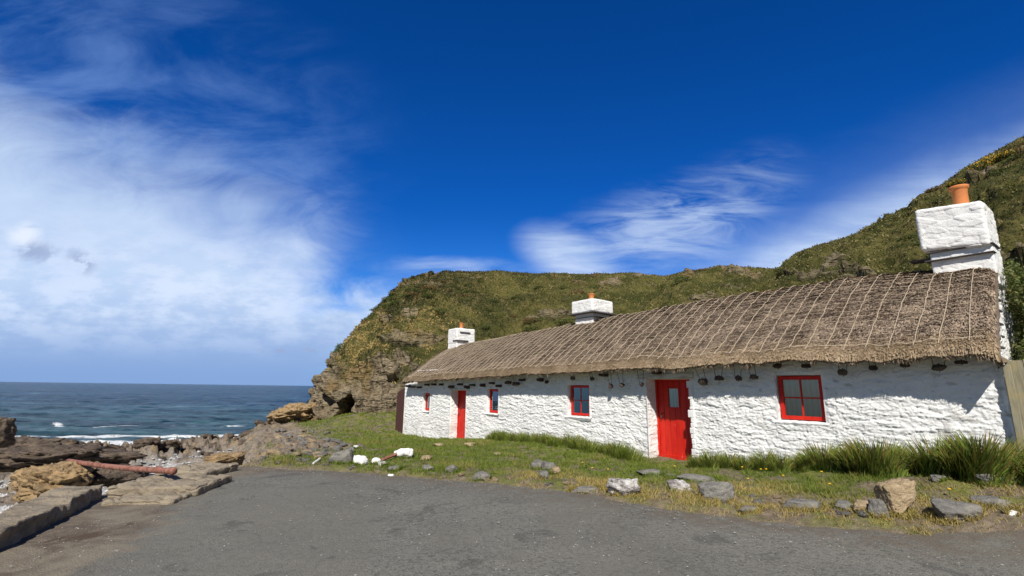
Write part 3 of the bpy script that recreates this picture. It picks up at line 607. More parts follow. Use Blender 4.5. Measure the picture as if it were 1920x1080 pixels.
# scrub on the slopes
BRACK = mat('dead_bracken', lambda N, b: N.mix(N.noise(N.obj(), 5, 4), (.11, .07, .03, 1), (.25, .17, .075, 1)), .9, .1)
SCR = []
for k in range(8):
    Vb, Qb, Tb = leafballs(np.zeros(3), (1, 1, .45), 1500, .065, 300 + k); SCR.append(mesh('shrub', Vb, [Qb], BRACK if k % 4 == 0 else BUSHM, False, {'tint': Tb}))
Rs = np.random.RandomState(66); done = 0
while done < 150:
    i = Rs.randint(len(V))
    if not (.12 < vin[i] < .97 and 3.2 < tin[i] < 12.2 and rock[i] < .4): continue
    if fbm(V[i:i + 1], .16, 3)[0] + Rs.normal(0, .12) < .02: continue
    k = Rs.randint(8); o = obj('hill_shrub', SCR[k], None, tuple(V[i] - NN[i] * .08)); z_ = Rs.uniform(.25, .65); o.scale = (z_ * Rs.uniform(.8, 1.6), z_, z_ * Rs.uniform(.6, 1.1)); o.rotation_euler = (0, 0, Rs.uniform(0, 6.28)); done += 1
    tag(o, 'low brown bracken clump on the hillside' if k % 4 == 0 else 'low dark green bramble clump on the hillside', 'shrub', 'bracken clumps on the hillside' if k % 4 == 0 else 'bramble clumps on the hillside')
# dark bush behind the gable
c = c2w(5.60, 2.75, 2.45); g = empty('evergreen_bush', tuple(c), TH)
Vb, Qb, Tb = leafballs(np.zeros(3), (.42, 1.65, 1.35), 24000, .035, 91); obj('foliage', mesh('foliage', Vb, [Qb], BUSHM, False, {'tint': Tb}), g)
mb = MB()
for a in range(5):
    an = a * 1.26; mb.tube(catmull([(0, 0, -1.6), (.2 * math.cos(an), .2 * math.sin(an), -.6), (.5 * math.cos(an), .7 * math.sin(an), .7)], 8), np.linspace(.07, .02, 8), 6)
mb.build('stem', BROWNW, g, True)
tag(g, 'dense dark green bush growing behind the board fence against the right gable', 'bush')

# ------------------------------------------------------------ THE COTTAGE
cot = empty('thatched_cottage', tuple(PC), TH)
tag(cot, 'long white rubble-stone cottage with rope-netted thatch and red doors', 'cottage')
OPEN = [(-12.55, -11.86, .62, 1.36), (-10.12, -8.95, -.7, 1.5), (-7.55, -6.86, .76, 1.57), (-3.46, -2.62, .88, 1.71), (-.74, .42, -.35, 1.85), (2.23, 3.02, 1.09, 1.90)]
S0, S1 = -14.38, 5.30
ss = [S0]
while ss[-1] < S1:
    s = ss[-1]; d = math.hypot(6.7 - s, 9.4); ss.append(s + max(.009, d * .0012))
ss[-1] = S1
for o_ in OPEN:
    for e in o_[:2]: ss[int(np.argmin(np.abs(np.array(ss) - e)))] = e
zs = list(np.arange(-.9, 2.34, .0135))
for o_ in OPEN:
    for e in o_[2:]: zs[int(np.argmin(np.abs(np.array(zs) - e)))] = e
ss = np.array(ss); zs = np.array(zs)
SS, ZS = np.meshgrid(ss, zs); sf, zf = SS.ravel(), ZS.ravel(); P2 = np.c_[sf, zf]
wx = fbm(P2, 1.1, 3) * .35; wz = fbm(P2 + 9, .8, 3) * .12
def stones(sf, zf, wx, wz, salt=0):
    P2 = np.c_[sf + salt, zf]
    zz_ = zf + wz + fbm(P2 * np.array([1, 1.5]), 3.5, 3) * .035; a1, a2, ac = voro(np.c_[(sf + wx) * 3.0 + salt, (zz_ + sf * .02) * 13]); b1, b2, bc = voro(np.c_[(sf + wx * .7) * 6.5 + 31 + salt, zz_ * 27 + 7])
    fill = sstep(fbm(P2 + 40, 1.3, 3), -.25, .35)                      # how thick the limewash lies
    jn = sstep(a2 - a1, .16, .0) * (.45 + .55 * fill); jb = sstep(b2 - b1, .16, 0) * (1 - .55 * fill)
    return .85 * ((ac - .5) * .018 + (bc - .5) * .013 - jn * .014 - jb * .011 + fbm(P2 * np.array([1, 2.4]), 5, 4, .6) * .013 + fbm(P2 * np.array([1, 3.4]), 13, 3, .6) * .010) + fbm(P2, .5, 2) * .05
dk_ = stones(sf, zf, wx, wz)
edge_f = np.ones(len(sf))
for a, b, c, d in OPEN:
    ex = np.maximum(np.maximum(a - sf, sf - b), 0); ez = np.maximum(np.maximum(c - zf, zf - d), 0); edge_f = np.minimum(edge_f, sstep(np.hypot(ex, ez), 0, .07))
dk_ *= edge_f * sstep(S1 - sf, 0, .05)
# jagged stone edges at the right side of the main door
kf = -dk_
so_ = np.zeros(len(sf)); m_ = (zf < 1.8) & (zf > -.2); so_ = m_ * edge_f * 0
batter = .05 * (1.2 - zf) * 0
keepq = np.ones(len(sf), bool)
Qw = gridf(len(zs), len(ss)); cs = sf[Qw].mean(1); cz = zf[Qw].mean(1); kp = (cz < np.where(cs < -13.2, 1.72, 9))
for a, b, c, d in OPEN: kp &= ~((cs > a) & (cs < b) & (cz > c) & (cz < d))
bare = sstep(fbm(P2 * np.array([1, 2.2]), 2.2, 4), .30, .5) * sstep(sf, 4.0, 5.0) * sstep(zf, 1.75, 1.3) * .8
bare = np.maximum(bare, sstep(fbm(P2 * np.array([1, 2.4]) + 5, 6, 3), .52, .62) * .55)
obj('front_wall', mesh('front_wall', np.c_[sf, kf, zf], [Qw[kp]], WHITE, True, {'bare': bare}), cot)
def rough_panel(o0, eu, ev, nu, nv, amp=.02, wn=(2.6, 8.5), salt=0.0, fade=True, trim=None, norm=None):
    """bumpy rectangular patch: origin, two edge vectors"""
    o0, eu, ev = map(lambda q: np.array(q, float), (o0, eu, ev)); a, b = np.meshgrid(np.linspace(0, 1, nu), np.linspace(0, 1, nv)); a, b = a.ravel(), b.ravel()
    P = o0 + a[:, None] * eu + b[:, None] * ev; n = np.cross(eu, ev); n /= np.linalg.norm(n) if norm is None else 1
    lu, lv = np.linalg.norm(eu), np.linalg.norm(ev)
    d = stones(a * lu, b * lv, a * 0, b * 0, salt) * amp / .03
    if fade: d *= sstep(np.minimum(np.minimum(a, 1 - a) * lu, np.minimum(b, 1 - b) * lv), 0, .05)
    return P + n * d[:, None], gridf(nv, nu)
# gable walls and back wall
def gable(s, face):
    pr = [(0, -.9), (4.4, -.9), (4.4, 2.15), (2.2, 3.85), (0, 2.15)]
    kk, zz = np.meshgrid(np.linspace(0, 4.4, 200), np.linspace(0, 1, 220)); kk, tz = kk.ravel(), zz.ravel()
    top = 2.2 + 1.65 * (1 - np.abs(kk - 2.2) / 2.2) ** .8; z = -.9 + tz * (top + .9)
    d = stones(kk, z, kk * 0, z * 0, 17 + s) * sstep(np.minimum(kk, 4.4 - kk), 0, .05)
    if face > 0: d = d - .07 * kk
    else: z = np.minimum(z, top - .5)
    return np.c_[s + face * d, kk, z], gridf(220, 200)
Vg, Qg = gable(S1, 1); Vh, Qh = gable(S0, -1)
mb = MB(); mb.add(Vg, Qg); mb.build('right_gable_wall', WHITE, cot, True)
mb = MB(); mb.add(Vh, Qh[:, ::-1]); mb.build('left_gable_wall', WHITE, cot, True)
mb = MB(); mb.add([(S0, 4.4, -.9), (S1, 4.4, -.9), (S1, 4.4, 2.3), (S0, 4.4, 2.3)], [(0, 1, 2, 3)]); mb.box((S0 + .3, .5, -.8), (S1 - .3, .56, 2.1)); mb.build('back_wall', WHITE, cot)
# reveals
for i, (a, b, c, d) in enumerate(OPEN):
    dep = .44 if i in (1, 4) else .2
    mb = MB(); nz = int((d - c) / .02) + 4; nk = 22
    v, q = rough_panel((a, 0, c), (0, dep, 0), (0, 0, d - c), nk, nz, .026, salt=i * 3.1); mb.add(v, q)
    v, q = rough_panel((b, dep, c), (0, -dep, 0), (0, 0, d - c), nk, nz, .026, salt=i * 5.3); mb.add(v, q)
    v, q = rough_panel((a, 0, c), (b - a, 0, 0), (0, dep, 0), 40, nk, .008, salt=1); mb.add(v, q)
    v, q = rough_panel((a, dep, d), (b - a, 0, 0), (0, -dep, 0), 40, nk, .008, salt=2); mb.add(v, q)
    mb.build('reveal', WHITE, cot, True)
# jagged quoin stones on the right jamb of the main door
Rq = np.random.RandomState(5)
mb = MB(); z0 = .0
while z0 < 1.8:
    h = Rq.uniform(.07, .17); w = Rq.uniform(.0, .075); mb.box((.42 - w - .02, .004 - Rq.uniform(0, .015), z0), (.47, .26, z0 + h - .008)); z0 += h
mb.build('jamb_stones', WHITE, cot, False, .012)
for z, k in [(2.24, .25), (2.42, .5), (2.62, .7), (2.85, .95), (3.05, 1.2)]: MB().box((5.24 - .07 * k, k - .15, z), (5.33 - .07 * k, k + .15, z + .03)).build('gable_slate', SLATE, cot, False, .005)
# windows
def window(a, b, c, d, k, cols, rows, fw=.065):
    mb = MB(); f = fw
    mb.box((a, k, c), (a + f, k + .06, d)); mb.box((b - f, k, c), (b, k + .06, d)); mb.box((a + f, k + .002, c), (b - f, k + .062, c + f)); mb.box((a + f, k + .002, d - f), (b - f, k + .062, d))
    w = mb.build('window', RED, cot, False, .004)
    g = .026; mb = MB()
    for i in range(1, cols):
        x = a + f + (b - a - 2 * f) * i / cols; mb.box((x - g / 2, k + .012, c + f), (x + g / 2, k + .04, d - f))
    for j in range(1, rows):
        z = c + f + (d - c - 2 * f) * j / rows; mb.box((a + f, k + .015, z - g / 2), (b - f, k + .037, z + g / 2))
    if cols > 1 or rows > 1: mb.build('glazing_bar', RED, w, False, .003)
    MB().box((a + f * .8, k + .024, c + f * .8), (b - f * .8, k + .028, d - f * .8)).build('pane', GLASS, w)
    n = 60; xs = np.linspace(a + f, b - f, n); yy = k + .10 + .012 * np.sin(np.linspace(0, 40, n)) + .008 * np.sin(np.linspace(0, 93, n)); Vc = np.r_[np.c_[xs, yy, np.full(n, c + .03)], np.c_[xs, yy, np.full(n, d - .02)]]
    obj('curtain', mesh('curtain', Vc, [gridf(2, n)], CURTAIN, True), w)
    MB().box((a, k + .16, c - .02), (b, k + .2, d + .02)).build('dark_backing', DARK, w)
    return w
window(-12.5, -11.9, .64, 1.35, .13, 1, 1, .085)
window(-7.52, -6.92, .78, 1.56, .10, 1, 1, .075)
window(-3.43, -2.68, .90, 1.70, .10, 2, 2, .062)
window(2.25, 3.0, 1.11, 1.885, .085, 2, 2, .066)
def sill(a, b, z, k0=-.07, h=.09):
    v = []; mb = MB(); nx, nk = 60, 14
    xs = np.linspace(a, b, nx); an = np.linspace(0, 1, nk)
    prof = np.c_[np.interp(an, [0, .35, .65, 1], [.12, k0 + .015, k0, .0]), np.interp(an, [0, .35, .65, 1], [0, -.012, -.035, -h])]
    A_, B_ = np.meshgrid(xs, np.arange(nk)); A_ = A_.ravel(); B_ = B_.ravel().astype(int); P = np.c_[A_, prof[B_, 0], z + prof[B_, 1]]; n = fbm(P, 9, 3); P[:, 1] -= n * .012; P[:, 2] += n * .01
    mb.add(P, gridf(nk, nx)); mb.build('window_sill', WHITE, cot, True)
sill(-7.6, -6.8, .765, -.05); sill(-3.55, -2.55, .885, -.04, .11); sill(2.18, 3.08, 1.095, -.035, .10); sill(-12.55, -11.85, .625, -.04)
# doors
def door(a, b, c, d, k, npl, pane=None):
    mb = MB(); w = (b - a) / npl
    for i in range(npl):
        hl = [(c, d)]
        if pane and a + i * w < pane[1] and a + (i + 1) * w > pane[0]: hl = [(c, pane[2]), (pane[3], d)]
        for z0, z1 in hl: mb.box((a + i * w + .0035, k, z0), (a + (i + 1) * w - .0035, k + .04, z1))
    mb.box((a, k - .022, c + .02), (b, k - .002, c + .13))
    o = mb.build('door', RED, cot, False, .004)
    mb = MB(); mb.box((a - .05, k - .03, c), (a - .002, k + .05, d + .05)); mb.box((b + .002, k - .03, c), (b + .05, k + .05, d + .05)); mb.box((a - .002, k - .03, d + .004), (b + .002, k + .05, d + .05)); mb.build('door_frame', RED, o, False, .004)
    if pane:
        p0, p1, q0, q1 = pane; n0 = a + math.floor((p0 - a) / w) * w; n1 = a + math.ceil((p1 - a) / w) * w
        if n0 < p0: mb = MB().box((n0 + .002, k, q0), (p0, k + .04, q1)).build('door_stile', RED, o)
        mb = MB(); t = .018
        mb.box((p0 - t, k - .012, q0 - t), (p0, k - .001, q1 + t)); mb.box((p1, k - .012, q0 - t), (p1 + t, k - .001, q1 + t)); mb.box((p0, k - .013, q0 - t), (p1, k - .002, q0)); mb.box((p0, k - .013, q1), (p1, k - .002, q1 + t)); mb.build('pane_frame', RED, o)
        if n1 > p1: MB().box((p1, k, q0), (n1 - .002, k + .04, q1)).build('door_stile', RED, o)
        MB().box((p0, k + .012, q0), (p1, k + .016, q1)).build('pane', GLASS, o)
        n = 20; xs = np.linspace(p0, p1, n); yy = k + .03 + .004 * np.sin(np.linspace(0, 25, n)); obj('curtain', mesh('curtain', np.r_[np.c_[xs, yy, np.full(n, q0)], np.c_[xs, yy, np.full(n, q1)]], [gridf(2, n)], CURTAIN, True), o)
    MB().tube([(a + .1, k - .05, c + .92), (a + .1, k - .05, c + 1.06)], .012, 8).tube([(a + .1, k, c + .94), (a + .1, k - .05, c + .94)], .008, 6).tube([(a + .1, k, c + 1.04), (a + .1, k - .05, c + 1.04)], .008, 6).build('handle', SLATE, o, True)
    MB().box((a - .05, k + .06, c), (b + .05, k + .1, d + .03)).build('door_backing', DARK, o)
door(-.69, .37, .03, 1.80, .36, 7, (-.40, -.13, 1.22, 1.64)); door(-10.07, -9.0, -.36, 1.45, .36, 6)
MB().box((-.98, -.035, 1.855), (.52, .1, 1.975)).build('lintel', LINTEL, cot, False, .012)
MB().box((-10.2, -.02, 1.51), (-8.85, .1, 1.58)).build('lintel', LINTEL, cot, False, .01)
MB().box((-.82, -.16, -.10), (.42, .36, .015)).build('threshold', CONC, cot, False, .02)
MB().box((-10.2, -.2, -.6), (-8.9, .36, -.37)).build('threshold', CONC, cot, False, .03)

# ---- thatch
def eave_z(s): return np.interp(s, [-14.2, -7.4, -2.7, 0, 2, 5.4], [1.78, 1.95, 2.03, 2.07, 2.09, 2.11])
def ridge_z(s): return np.interp(s, [-14.4, -13, -7.7, -2.6, .7, 3, 5.4], [3.52, 3.62, 3.80, 3.95, 4.02, 4.02, 3.90])
RK = 2.2
def thatch_pt(s, q):
    """q: -.25..0 underside and lip, 0..1 front slope, 1..2 back slope"""
    s = np.asarray(s, float); q = np.asarray(q, float); ez = eave_z(s) + .045 * fbm(np.c_[s, s * 0], .9, 4) + .022 * fbm(np.c_[s, s * 0 + 4], 5, 3); rz = ridge_z(s); t = np.where(q > 1, 2 - q, q); tc = np.clip(t, 0, 1)
    k = -.43 + (RK + .43) * tc; hf = tc ** .80 * (1 - .0 * tc); hf = .72 * tc + .28 * np.sin(tc * math.pi / 2); lip = .13
    z = ez + lip * np.sqrt(np.clip(1 - (1 - np.clip(tc / .045, 0, 1)) ** 2, 0, 1)) + (rz - ez - lip) * hf
    k = np.where(tc < .045, -.43 + (.118 - .045 * 0) * (1 - np.sqrt(np.clip(1 - (1 - tc / .045) ** 2 * 0 - (1 - tc / .045) ** 2, 0, 1))) * .0 + (RK + .43) * tc, k)
    u = np.clip(-q / .25, 0, 1); k = np.where(q < 0, -.43 + .55 * u, k); z = np.where(q < 0, ez + .015 * u + .06 * u, z)
    k = np.where(q > 1, 2 * RK - k, k)
    rnd = sstep(t, .90, 1.0); z = z - rnd * .05
    return k, z
def tlump(s, q):
    P = np.c_[s, q * 3.2]; return fbm(P, .8, 3) * .035 + fbm(P, 3, 4, .6) * .016 + fbm(P * np.array([3, 1]), 9, 3, .6) * .010
sv = [-14.42]
while sv[-1] < 5.34: d = math.hypot(6.7 - sv[-1], 9.4); sv.append(sv[-1] + max(.016, d * .0018))
sv[-1] = 5.34; sv = np.array(sv)
qv = np.concatenate([np.linspace(-.25, -.01, 10), np.linspace(0, .045, 10)[:-1], np.linspace(.045, 1, 170), np.linspace(1.01, 2, 30)])
SS2, QQ2 = np.meshgrid(sv, qv); s2, q2 = SS2.ravel(), QQ2.ravel()
def sskew(s, q):  # the left verge is not quite square
    return s + .66 * sstep(s, -13.0, -14.42) * (1 - np.clip(q, 0, 1)) - .075 * (2.63 * np.clip(q, 0, 2) - .43) * sstep(s, 4.0, 5.3)
k2, z2 = thatch_pt(s2, q2); sx = sskew(s2, q2)
lu = tlump(s2, q2); z2 = z2 + lu * .8; k2 = k2 - lu * .5
rr = sstep(s2, 5.16, 5.34); z2 = z2 - rr * rr * .10                          # the verge rounds over
rl = sstep(s2, -14.2, -14.42); z2 = z2 - rl * rl * .05
low = sstep(q2, .16, .02)
th = obj('thatch', mesh('thatch', np.c_[sx, k2, z2], [gridf(len(qv), len(sv))], THATCH, True, {'low': low}), cot)
# verge ends closed
for s_end, sgn in ((5.34, 1), (-14.42, -1)):
    q = np.linspace(-.25, 2, 120); k, z = thatch_pt(np.full(120, s_end), q); l = tlump(np.full(120, s_end), q); z = z + l * .8 - (.10 if sgn > 0 else .05); k = k - l * .5; se = sskew(np.full(120, s_end), q)
    q_in = 12; Vt = []
    for j in range(q_in): f = j / (q_in - 1); Vt.append(np.c_[se - sgn * .06 * f, k, z - .30 * f * sstep(q, -.05, .1)])
    Vt = np.concatenate(Vt); Vt[:, 0] += fbm(Vt, 9, 3) * .02 * np.repeat(np.linspace(0, 1, q_in) > 0, 120)
    obj('verge', mesh('verge', Vt, [gridf(q_in, 120)], THATCH, True, {'low': np.full(len(Vt), .3)}), th)
# loose straw ends over the whole front slope
Rt = np.random.RandomState(21); n = 150000
s = -14.4 + 19.7 * Rt.rand(n) ** .62; q = np.where(Rt.rand(n) < .86, Rt.rand(n), Rt.rand(n) * .07)
def thatch_world(s, q, off=0.0):
    k, z = thatch_pt(s, q); l = tlump(s, q); return np.c_[sskew(s, q), k - l * .5 - off * .6, z + l * .8 + off * .8 - .10 * sstep(s, 5.16, 5.34) ** 2 - .05 * sstep(s, -14.2, -14.42) ** 2]
P0 = thatch_world(s, q, .004); ds = np.linalg.norm(P0 - np.array([6.7, -9.4, 1.6]), axis=1)
ln = Rt.uniform(.05, .13, n); dq = ln / 3.3; P1 = thatch_world(s + Rt.normal(0, .018, n), np.clip(q - dq, -.02, 1), .012 + .01)
P1[:, 2] += Rt.uniform(-.012, .010, n); P1[:, 1] -= Rt.uniform(0, .02, n); wd = (.0030 + ds * .00050)[:, None] * np.array([1.0, 0, 0]) * Rt.uniform(.6, 1.2, n)[:, None]
Vt = np.stack([P0 - wd, P0 + wd, P1 + wd * .6, P1 - wd * .6], 1).reshape(-1, 3); pat = fbm(np.c_[s, q * 3], 2.5, 3)
tn = np.repeat(np.c_[np.clip(.5 + pat * .5 + Rt.normal(0, .3, n), 0, 1), sstep(q, .2, .03) * .8 + .15 * Rt.rand(n), q * 0], 4, 0)
tag(obj('straw_ends', mesh('straw_ends', Vt, [(np.arange(n) * 4)[:, None] + np.arange(4)[None]], STRAW, False, {'tint': tn}), th), kind='stuff')
# ragged fringe under the eave
n = 13000; s = Rt.uniform(-13.9, 5.3, n); P0 = thatch_world(s, Rt.uniform(-.06, .02, n)); P1 = P0 + np.c_[Rt.normal(0, .02, n), -Rt.uniform(-.01, .02, n), -Rt.uniform(.01, .05, n) * (1 + 2.2 * np.clip(fbm(np.c_[s, s * 0], 4, 3, .7), -.4, 1.2))]
wd = np.array([.008, 0, 0]); Vt = np.stack([P0 - wd, P0 + wd, P1], 1).reshape(-1, 3)
tag(obj('straw_fringe', mesh('straw_fringe', Vt, [(np.arange(n) * 3)[:, None] + np.arange(3)[None]], STRAW, False, {'tint': np.repeat(np.c_[Rt.rand(n) * .8, Rt.rand(n) * .8, s * 0], 3, 0)}), th), kind='stuff')
# rope net
mb = MB(); Rr_ = np.random.RandomState(4); s = 5.05
while s > -13.8:
    q = np.linspace(.03, 1.08, 46); w = fbm(np.c_[q * 2, q * 0 + s * 3], 1.5, 2) * .015; P = thatch_world(s + w, q, .030 + .004 * np.sin(q * 60)); mb.tube(P, np.clip(.0062 + (5 - s) * .0003, .0062, .010), 5, False); s -= Rr_.uniform(.255, .315)
for j, q in enumerate(np.linspace(.06, .95, 17)):
    s = np.linspace(-13.7, 5.2, 520); w = fbm(np.c_[s * .8, s * 0 + j * 5], 1, 2) * .022; P = thatch_world(s, q + w, .021 + .004 * np.sin(s * 22)); mb.tube(P, .0055 if j else .010, 5, False)
mb.build('rope_net', ROPE, th, True)

# ---- chimneys
def rough_block(a, b, n=44, amp=.012, rnd=.05, salt=0., slope=0.0, freq=(1.6, 9)):
    a = np.array(a, float); b = np.array(b, float); L = b - a; g = np.linspace(-1, 1, n); A_, B_ = np.meshgrid(g, g); A_, B_ = A_.ravel(), B_.ravel(); one = np.ones_like(A_); mbk = MB()
    for ax in range(3):
        for sg in (-1, 1):
            P = np.zeros((len(A_), 3)); o1, o2 = [(1, 2), (2, 0), (0, 1)][ax]; P[:, ax] = sg; P[:, o1] = A_ * sg; P[:, o2] = B_
            H = P * L / 2; R_ = rnd; core = np.clip(H, -(L / 2 - R_), L / 2 - R_); dlt = H - core; nn = np.linalg.norm(dlt, axis=1)[:, None]; nrm = dlt / (nn + 1e-9); H = core + nrm * R_
            W_ = H + (a + b) / 2; f1, f2, cc = voro(np.c_[(W_[:, 0] + W_[:, 1]) * freq[0] * 2 + salt, W_[:, 2] * freq[1] + salt + fbm(W_, 1.5, 2) * .8]); d = (cc - .5) * amp * 1.8 - sstep(f2 - f1, .12, 0) * amp * 1.2 + fbm(W_ + salt, 6, 4) * amp
            H = H + nrm * d[:, None]; H[:, 2] += slope * H[:, 0]
            mbk.add(H + (a + b) / 2, gridf(n, n))
    return mbk
def chimney(s0, s1, k0, k1, zb, zc, zt, pot, over, slope=0.0, slates=(), n=44, extra=None):
    body = rough_block((s0 + over, k0 + over, zb), (s1 - (over if slope == 0 else .0), k1 - over, zc + .05), n, .006, .03, s0).build('chimney', WHITE, th, True)
    body.parent = cot; cap = rough_block((s0, k0, zc), (s1, k1, zt), n, .007, .06, s0 + 3, slope); cap.build('chimney_head', WHITE, body, True)
    for (a, b) in slates: MB().box(a, b).build('drip_slate', SLATE, body, False, .008)
    ps, pk, pz, pr, ph = pot
    MB().lathe([(pr * .9, -.06), (pr * .9, 0), (pr * .86, ph * .3), (pr * .88, ph * .72), (pr * .93, ph * .76), (pr * .93, ph * .80), (pr * 1.0, ph * .84), (pr * 1.14, ph * .88), (pr * 1.16, ph * .94), (pr * 1.12, ph), (pr * .86, ph), (pr * .8, ph * .6), (pr * .8, 0)], (ps, pk, pz), 30).build('chimney_pot', POT, body, True)
    rough_block((ps - pr * 1.5, pk - pr * 1.5, pz - .10), (ps + pr * 1.5, pk + pr * 1.5, pz + .02), 16, .008, .03).build('mortar_flaunching', WHITE, body, True)
    return body
chimney(4.27, 5.20, 1.68, 2.55, 3.4, 4.12, 4.93, (4.87, 2.1, 4.90, .125, .44), .10, -.10, [((4.30, 1.70, 3.955), (5.22, 1.9, 3.975)), ((4.02, 1.95, 4.045), (4.4, 2.2, 4.075)), ((4.35, 1.72, 4.105), (5.23, 2.3, 4.125))], 60)
chimney(-5.10, -4.10, 1.72, 2.72, 3.4, 4.06, 4.50, (-4.6, 2.2, 4.50, .10, .26), .09, 0, [((-5.18, 1.64, 4.03), (-4.02, 2.8, 4.06)), ((-5.05, 1.76, 3.9), (-4.0, 2.75, 3.915))])
chimney(-13.75, -12.85, 1.75, 2.75, 3.2, 3.62, 4.34, (-13.25, 2.2, 4.36, .095, .28), .02, 0, [((-13.2, 1.9, 4.12), (-12.80, 2.45, 4.17)), ((-13.2, 1.72, 3.72), (-12.79, 2.35, 3.78))])
# ---- pegs built into the wall head
Rp = np.random.RandomState(8)
for s, z in [(-13.87, 1.63), (-13.4, 1.60), (-12.76, 1.59), (-12.01, 1.70), (-11.38, 1.71), (-10.7, 1.71), (-9.91, 1.63), (-9.27, 1.72), (-8.76, 1.62), (-8.39, 1.70), (-7.68, 1.70), (-7.12, 1.76), (-6.7, 1.67), (-6.19, 1.78), (-5.75, 1.74), (-5.45, 1.86), (-4.54, 1.86), (-2.0, 1.96), (-.35, 1.99)]:
    w = Rp.uniform(.05, .09); h = Rp.uniform(.03, .05); mb = rough_block((s - w, -.20, z - h), (s + w, .1, z + h), 10, .012, .02, s); mb.build('peg', PEG, cot, True)

# ------------------------------------------------------------ rocks
def rock_mesh(size, seed, facets=14, noise=.06, res=4, flat=0.0, strata=0.0, cells=.09):
    Rk = np.random.RandomState(seed); bm = {1: 0}
    n = {3: 24, 4: 40, 5: 70}[res]; th_ = np.linspace(0, math.pi, n); ph = np.linspace(0, 2 * math.pi, n * 2, endpoint=False)
    T, Pp = np.meshgrid(th_, ph, indexing='ij'); D = np.stack([np.sin(T) * np.cos(Pp), np.sin(T) * np.sin(Pp), np.cos(T)], -1).reshape(-1, 3)
    N_ = Rk.normal(size=(facets, 3)); N_ /= np.linalg.norm(N_, axis=1)[:, None]; N_ = np.r_[N_, [[0, 0, 1], [0, 0, -1]]]; h = np.r_[Rk.uniform(.72, 1.0, facets), [.8, .8]]
    dn = D @ N_.T; r = np.where(dn > .05, h / np.maximum(dn, .05), 9).min(1)
    r2 = np.minimum(r, 1.25); Vr = D * r2[:, None]
    Vr = Vr * (1 + noise * fbm(Vr + seed, 1.6, 5, .6))[:, None]
    f1, f2, cc = voro(Vr * 2.1 + seed * 1.7 + fbm(Vr + seed, 2.5, 3)[:, None] * .3); Vr = Vr * (1 + cells * (cc - .5) - cells * .5 * sstep(f2 - f1, .12, 0))[:, None]
    Vr = Vr * (1 + .035 * fbm(Vr + seed, 7, 4, .65))[:, None]
    if strata: Vr[:, :2] *= (1 + strata * perlin(np.c_[Vr[:, 2] * 7 + seed, Vr[:, 0] * .8, Vr[:, 1] * .8]))[:, None]
    return Vr * np.array(size) / 2 / 1.02, gridf(n, 2 * n, True)
def groundz(x, y): return float(ground_eval(np.array([x]), np.array([y]))[0][0])
def hit(px, py):
    """point of the ground seen at a place in the photograph"""
    r = ray(px, py); d = np.linspace(3.5, 40, 1500); x = r[0] * d; y = d; z = 1.6 + r[2] * d; g = ground_eval(x, y)[0]; i = np.argmax(z < g)
    return np.array([x[i], y[i], g[i]])
ROCKS = []
def rock(px, py, w, h, dep, m, label, seed, cat='rock', name='rock', group=None, rz=0.0, tilt=0.0, ry=0.0, facets=14, sink=.42, res=4, strata=0.0, noise=.06):
    """w,h are sizes in photo pixels, dep the depth as a fraction of the width"""
    p = hit(px, py); sc = p[1] / F; W_, H_ = w * sc * .92, h * sc * .92
    v, q = rock_mesh((W_, W_ * dep, H_ * (1 + sink)), seed, facets, noise, res, 0, strata)
    o = obj(name, mesh(name, v, [q], m, True), None, (p[0], p[1] + W_ * dep * .35, p[2] + H_ * (.5 - sink * .5)))
    o.rotation_euler = (tilt, ry, rz); tag(o, label, cat, group); ROCKS.append((p[0], p[1] + W_ * dep * .35, W_, W_ * dep)); return o
G1 = 'rocks along the edge of the verge'
# the tall wedge-shaped boulder, wider at its top
p = hit(1697, 972); p_b = p; v, q = rock_mesh((.34, .28, .46), 3, 8, .04, 5); v[:, 0] *= 1 + .42 * (v[:, 2] / .26) ; v[:, 0] += .05 * v[:, 2] / .26; v[:, 2] += np.where(v[:, 2] > .1, v[:, 0] * .18, 0)
tag(obj('boulder', mesh('boulder', v, [q], ROCK_TAN, True), None, (p[0], p[1] + .12, p[2] + .20)), 'tall tan wedge-shaped boulder standing upright in the verge', 'boulder')
rock(1657, 973, 38, 36, .9, ROCK_SLATE, 'squat rounded blue-grey rock leaning against the tall tan boulder', 12, rz=.3)
rock(1626, 964, 34, 26, .8, ROCK_TAN, 'small half-buried tan rock left of the squat grey rock', 13)
rock(1812, 975, 92, 34, .6, ROCK_GREY, 'long low grey-brown rock sloping to the right in the verge', 14, facets=9, ry=.12)
rock(1866, 950, 60, 17, .6, ROCK_GREY, 'thin pointed grey slab behind the long low rock', 15, facets=8)
rock(1885, 908, 66, 20, .6, ROCK_SLATE, 'flat grey slab at the foot of the strap-leaved plants by the gable', 16, facets=8)
rock(1347, 940, 62, 36, .8, ROCK_SLATE, 'grey leaf-shaped slab tilted on the grass in front of the main door', 17, facets=9, ry=-.32, tilt=.25)
rock(1176, 929, 54, 32, .8, ROCK_STREAK, 'knobbly rock with streaks of white limewash at the road edge', 18, strata=.12, noise=.16)
rock(1277, 924, 40, 24, .7, ROCK_STREAK, 'low brown and white streaked rock half sunk in dry grass', 19, strata=.1, noise=.12)
rock(1102, 926, 62, 11, .45, ROCK_SLATE, 'thin dark slate slab lying flat along the tarmac', 20, facets=8)
rock(1010, 880, 30, 18, .8, ROCK_GREY, 'pale grey rock at the left of the small stone heap', 21)
rock(1030, 884, 30, 18, .8, ROCK_GREY, 'grey rock in the middle of the small stone heap', 22)
rock(1044, 890, 24, 15, .8, ROCK_TAN, 'reddish tan rock at the right of the small stone heap', 23)
rock(1022, 899, 20, 17, .8, ROCK_GREY, 'rounded grey rock lowest in the small stone heap', 24)
rock(1520, 958, 70, 18, .6, ROCK_GREY, 'grey-brown rock sunk almost flush in the dry grass', 25, sink=.5)
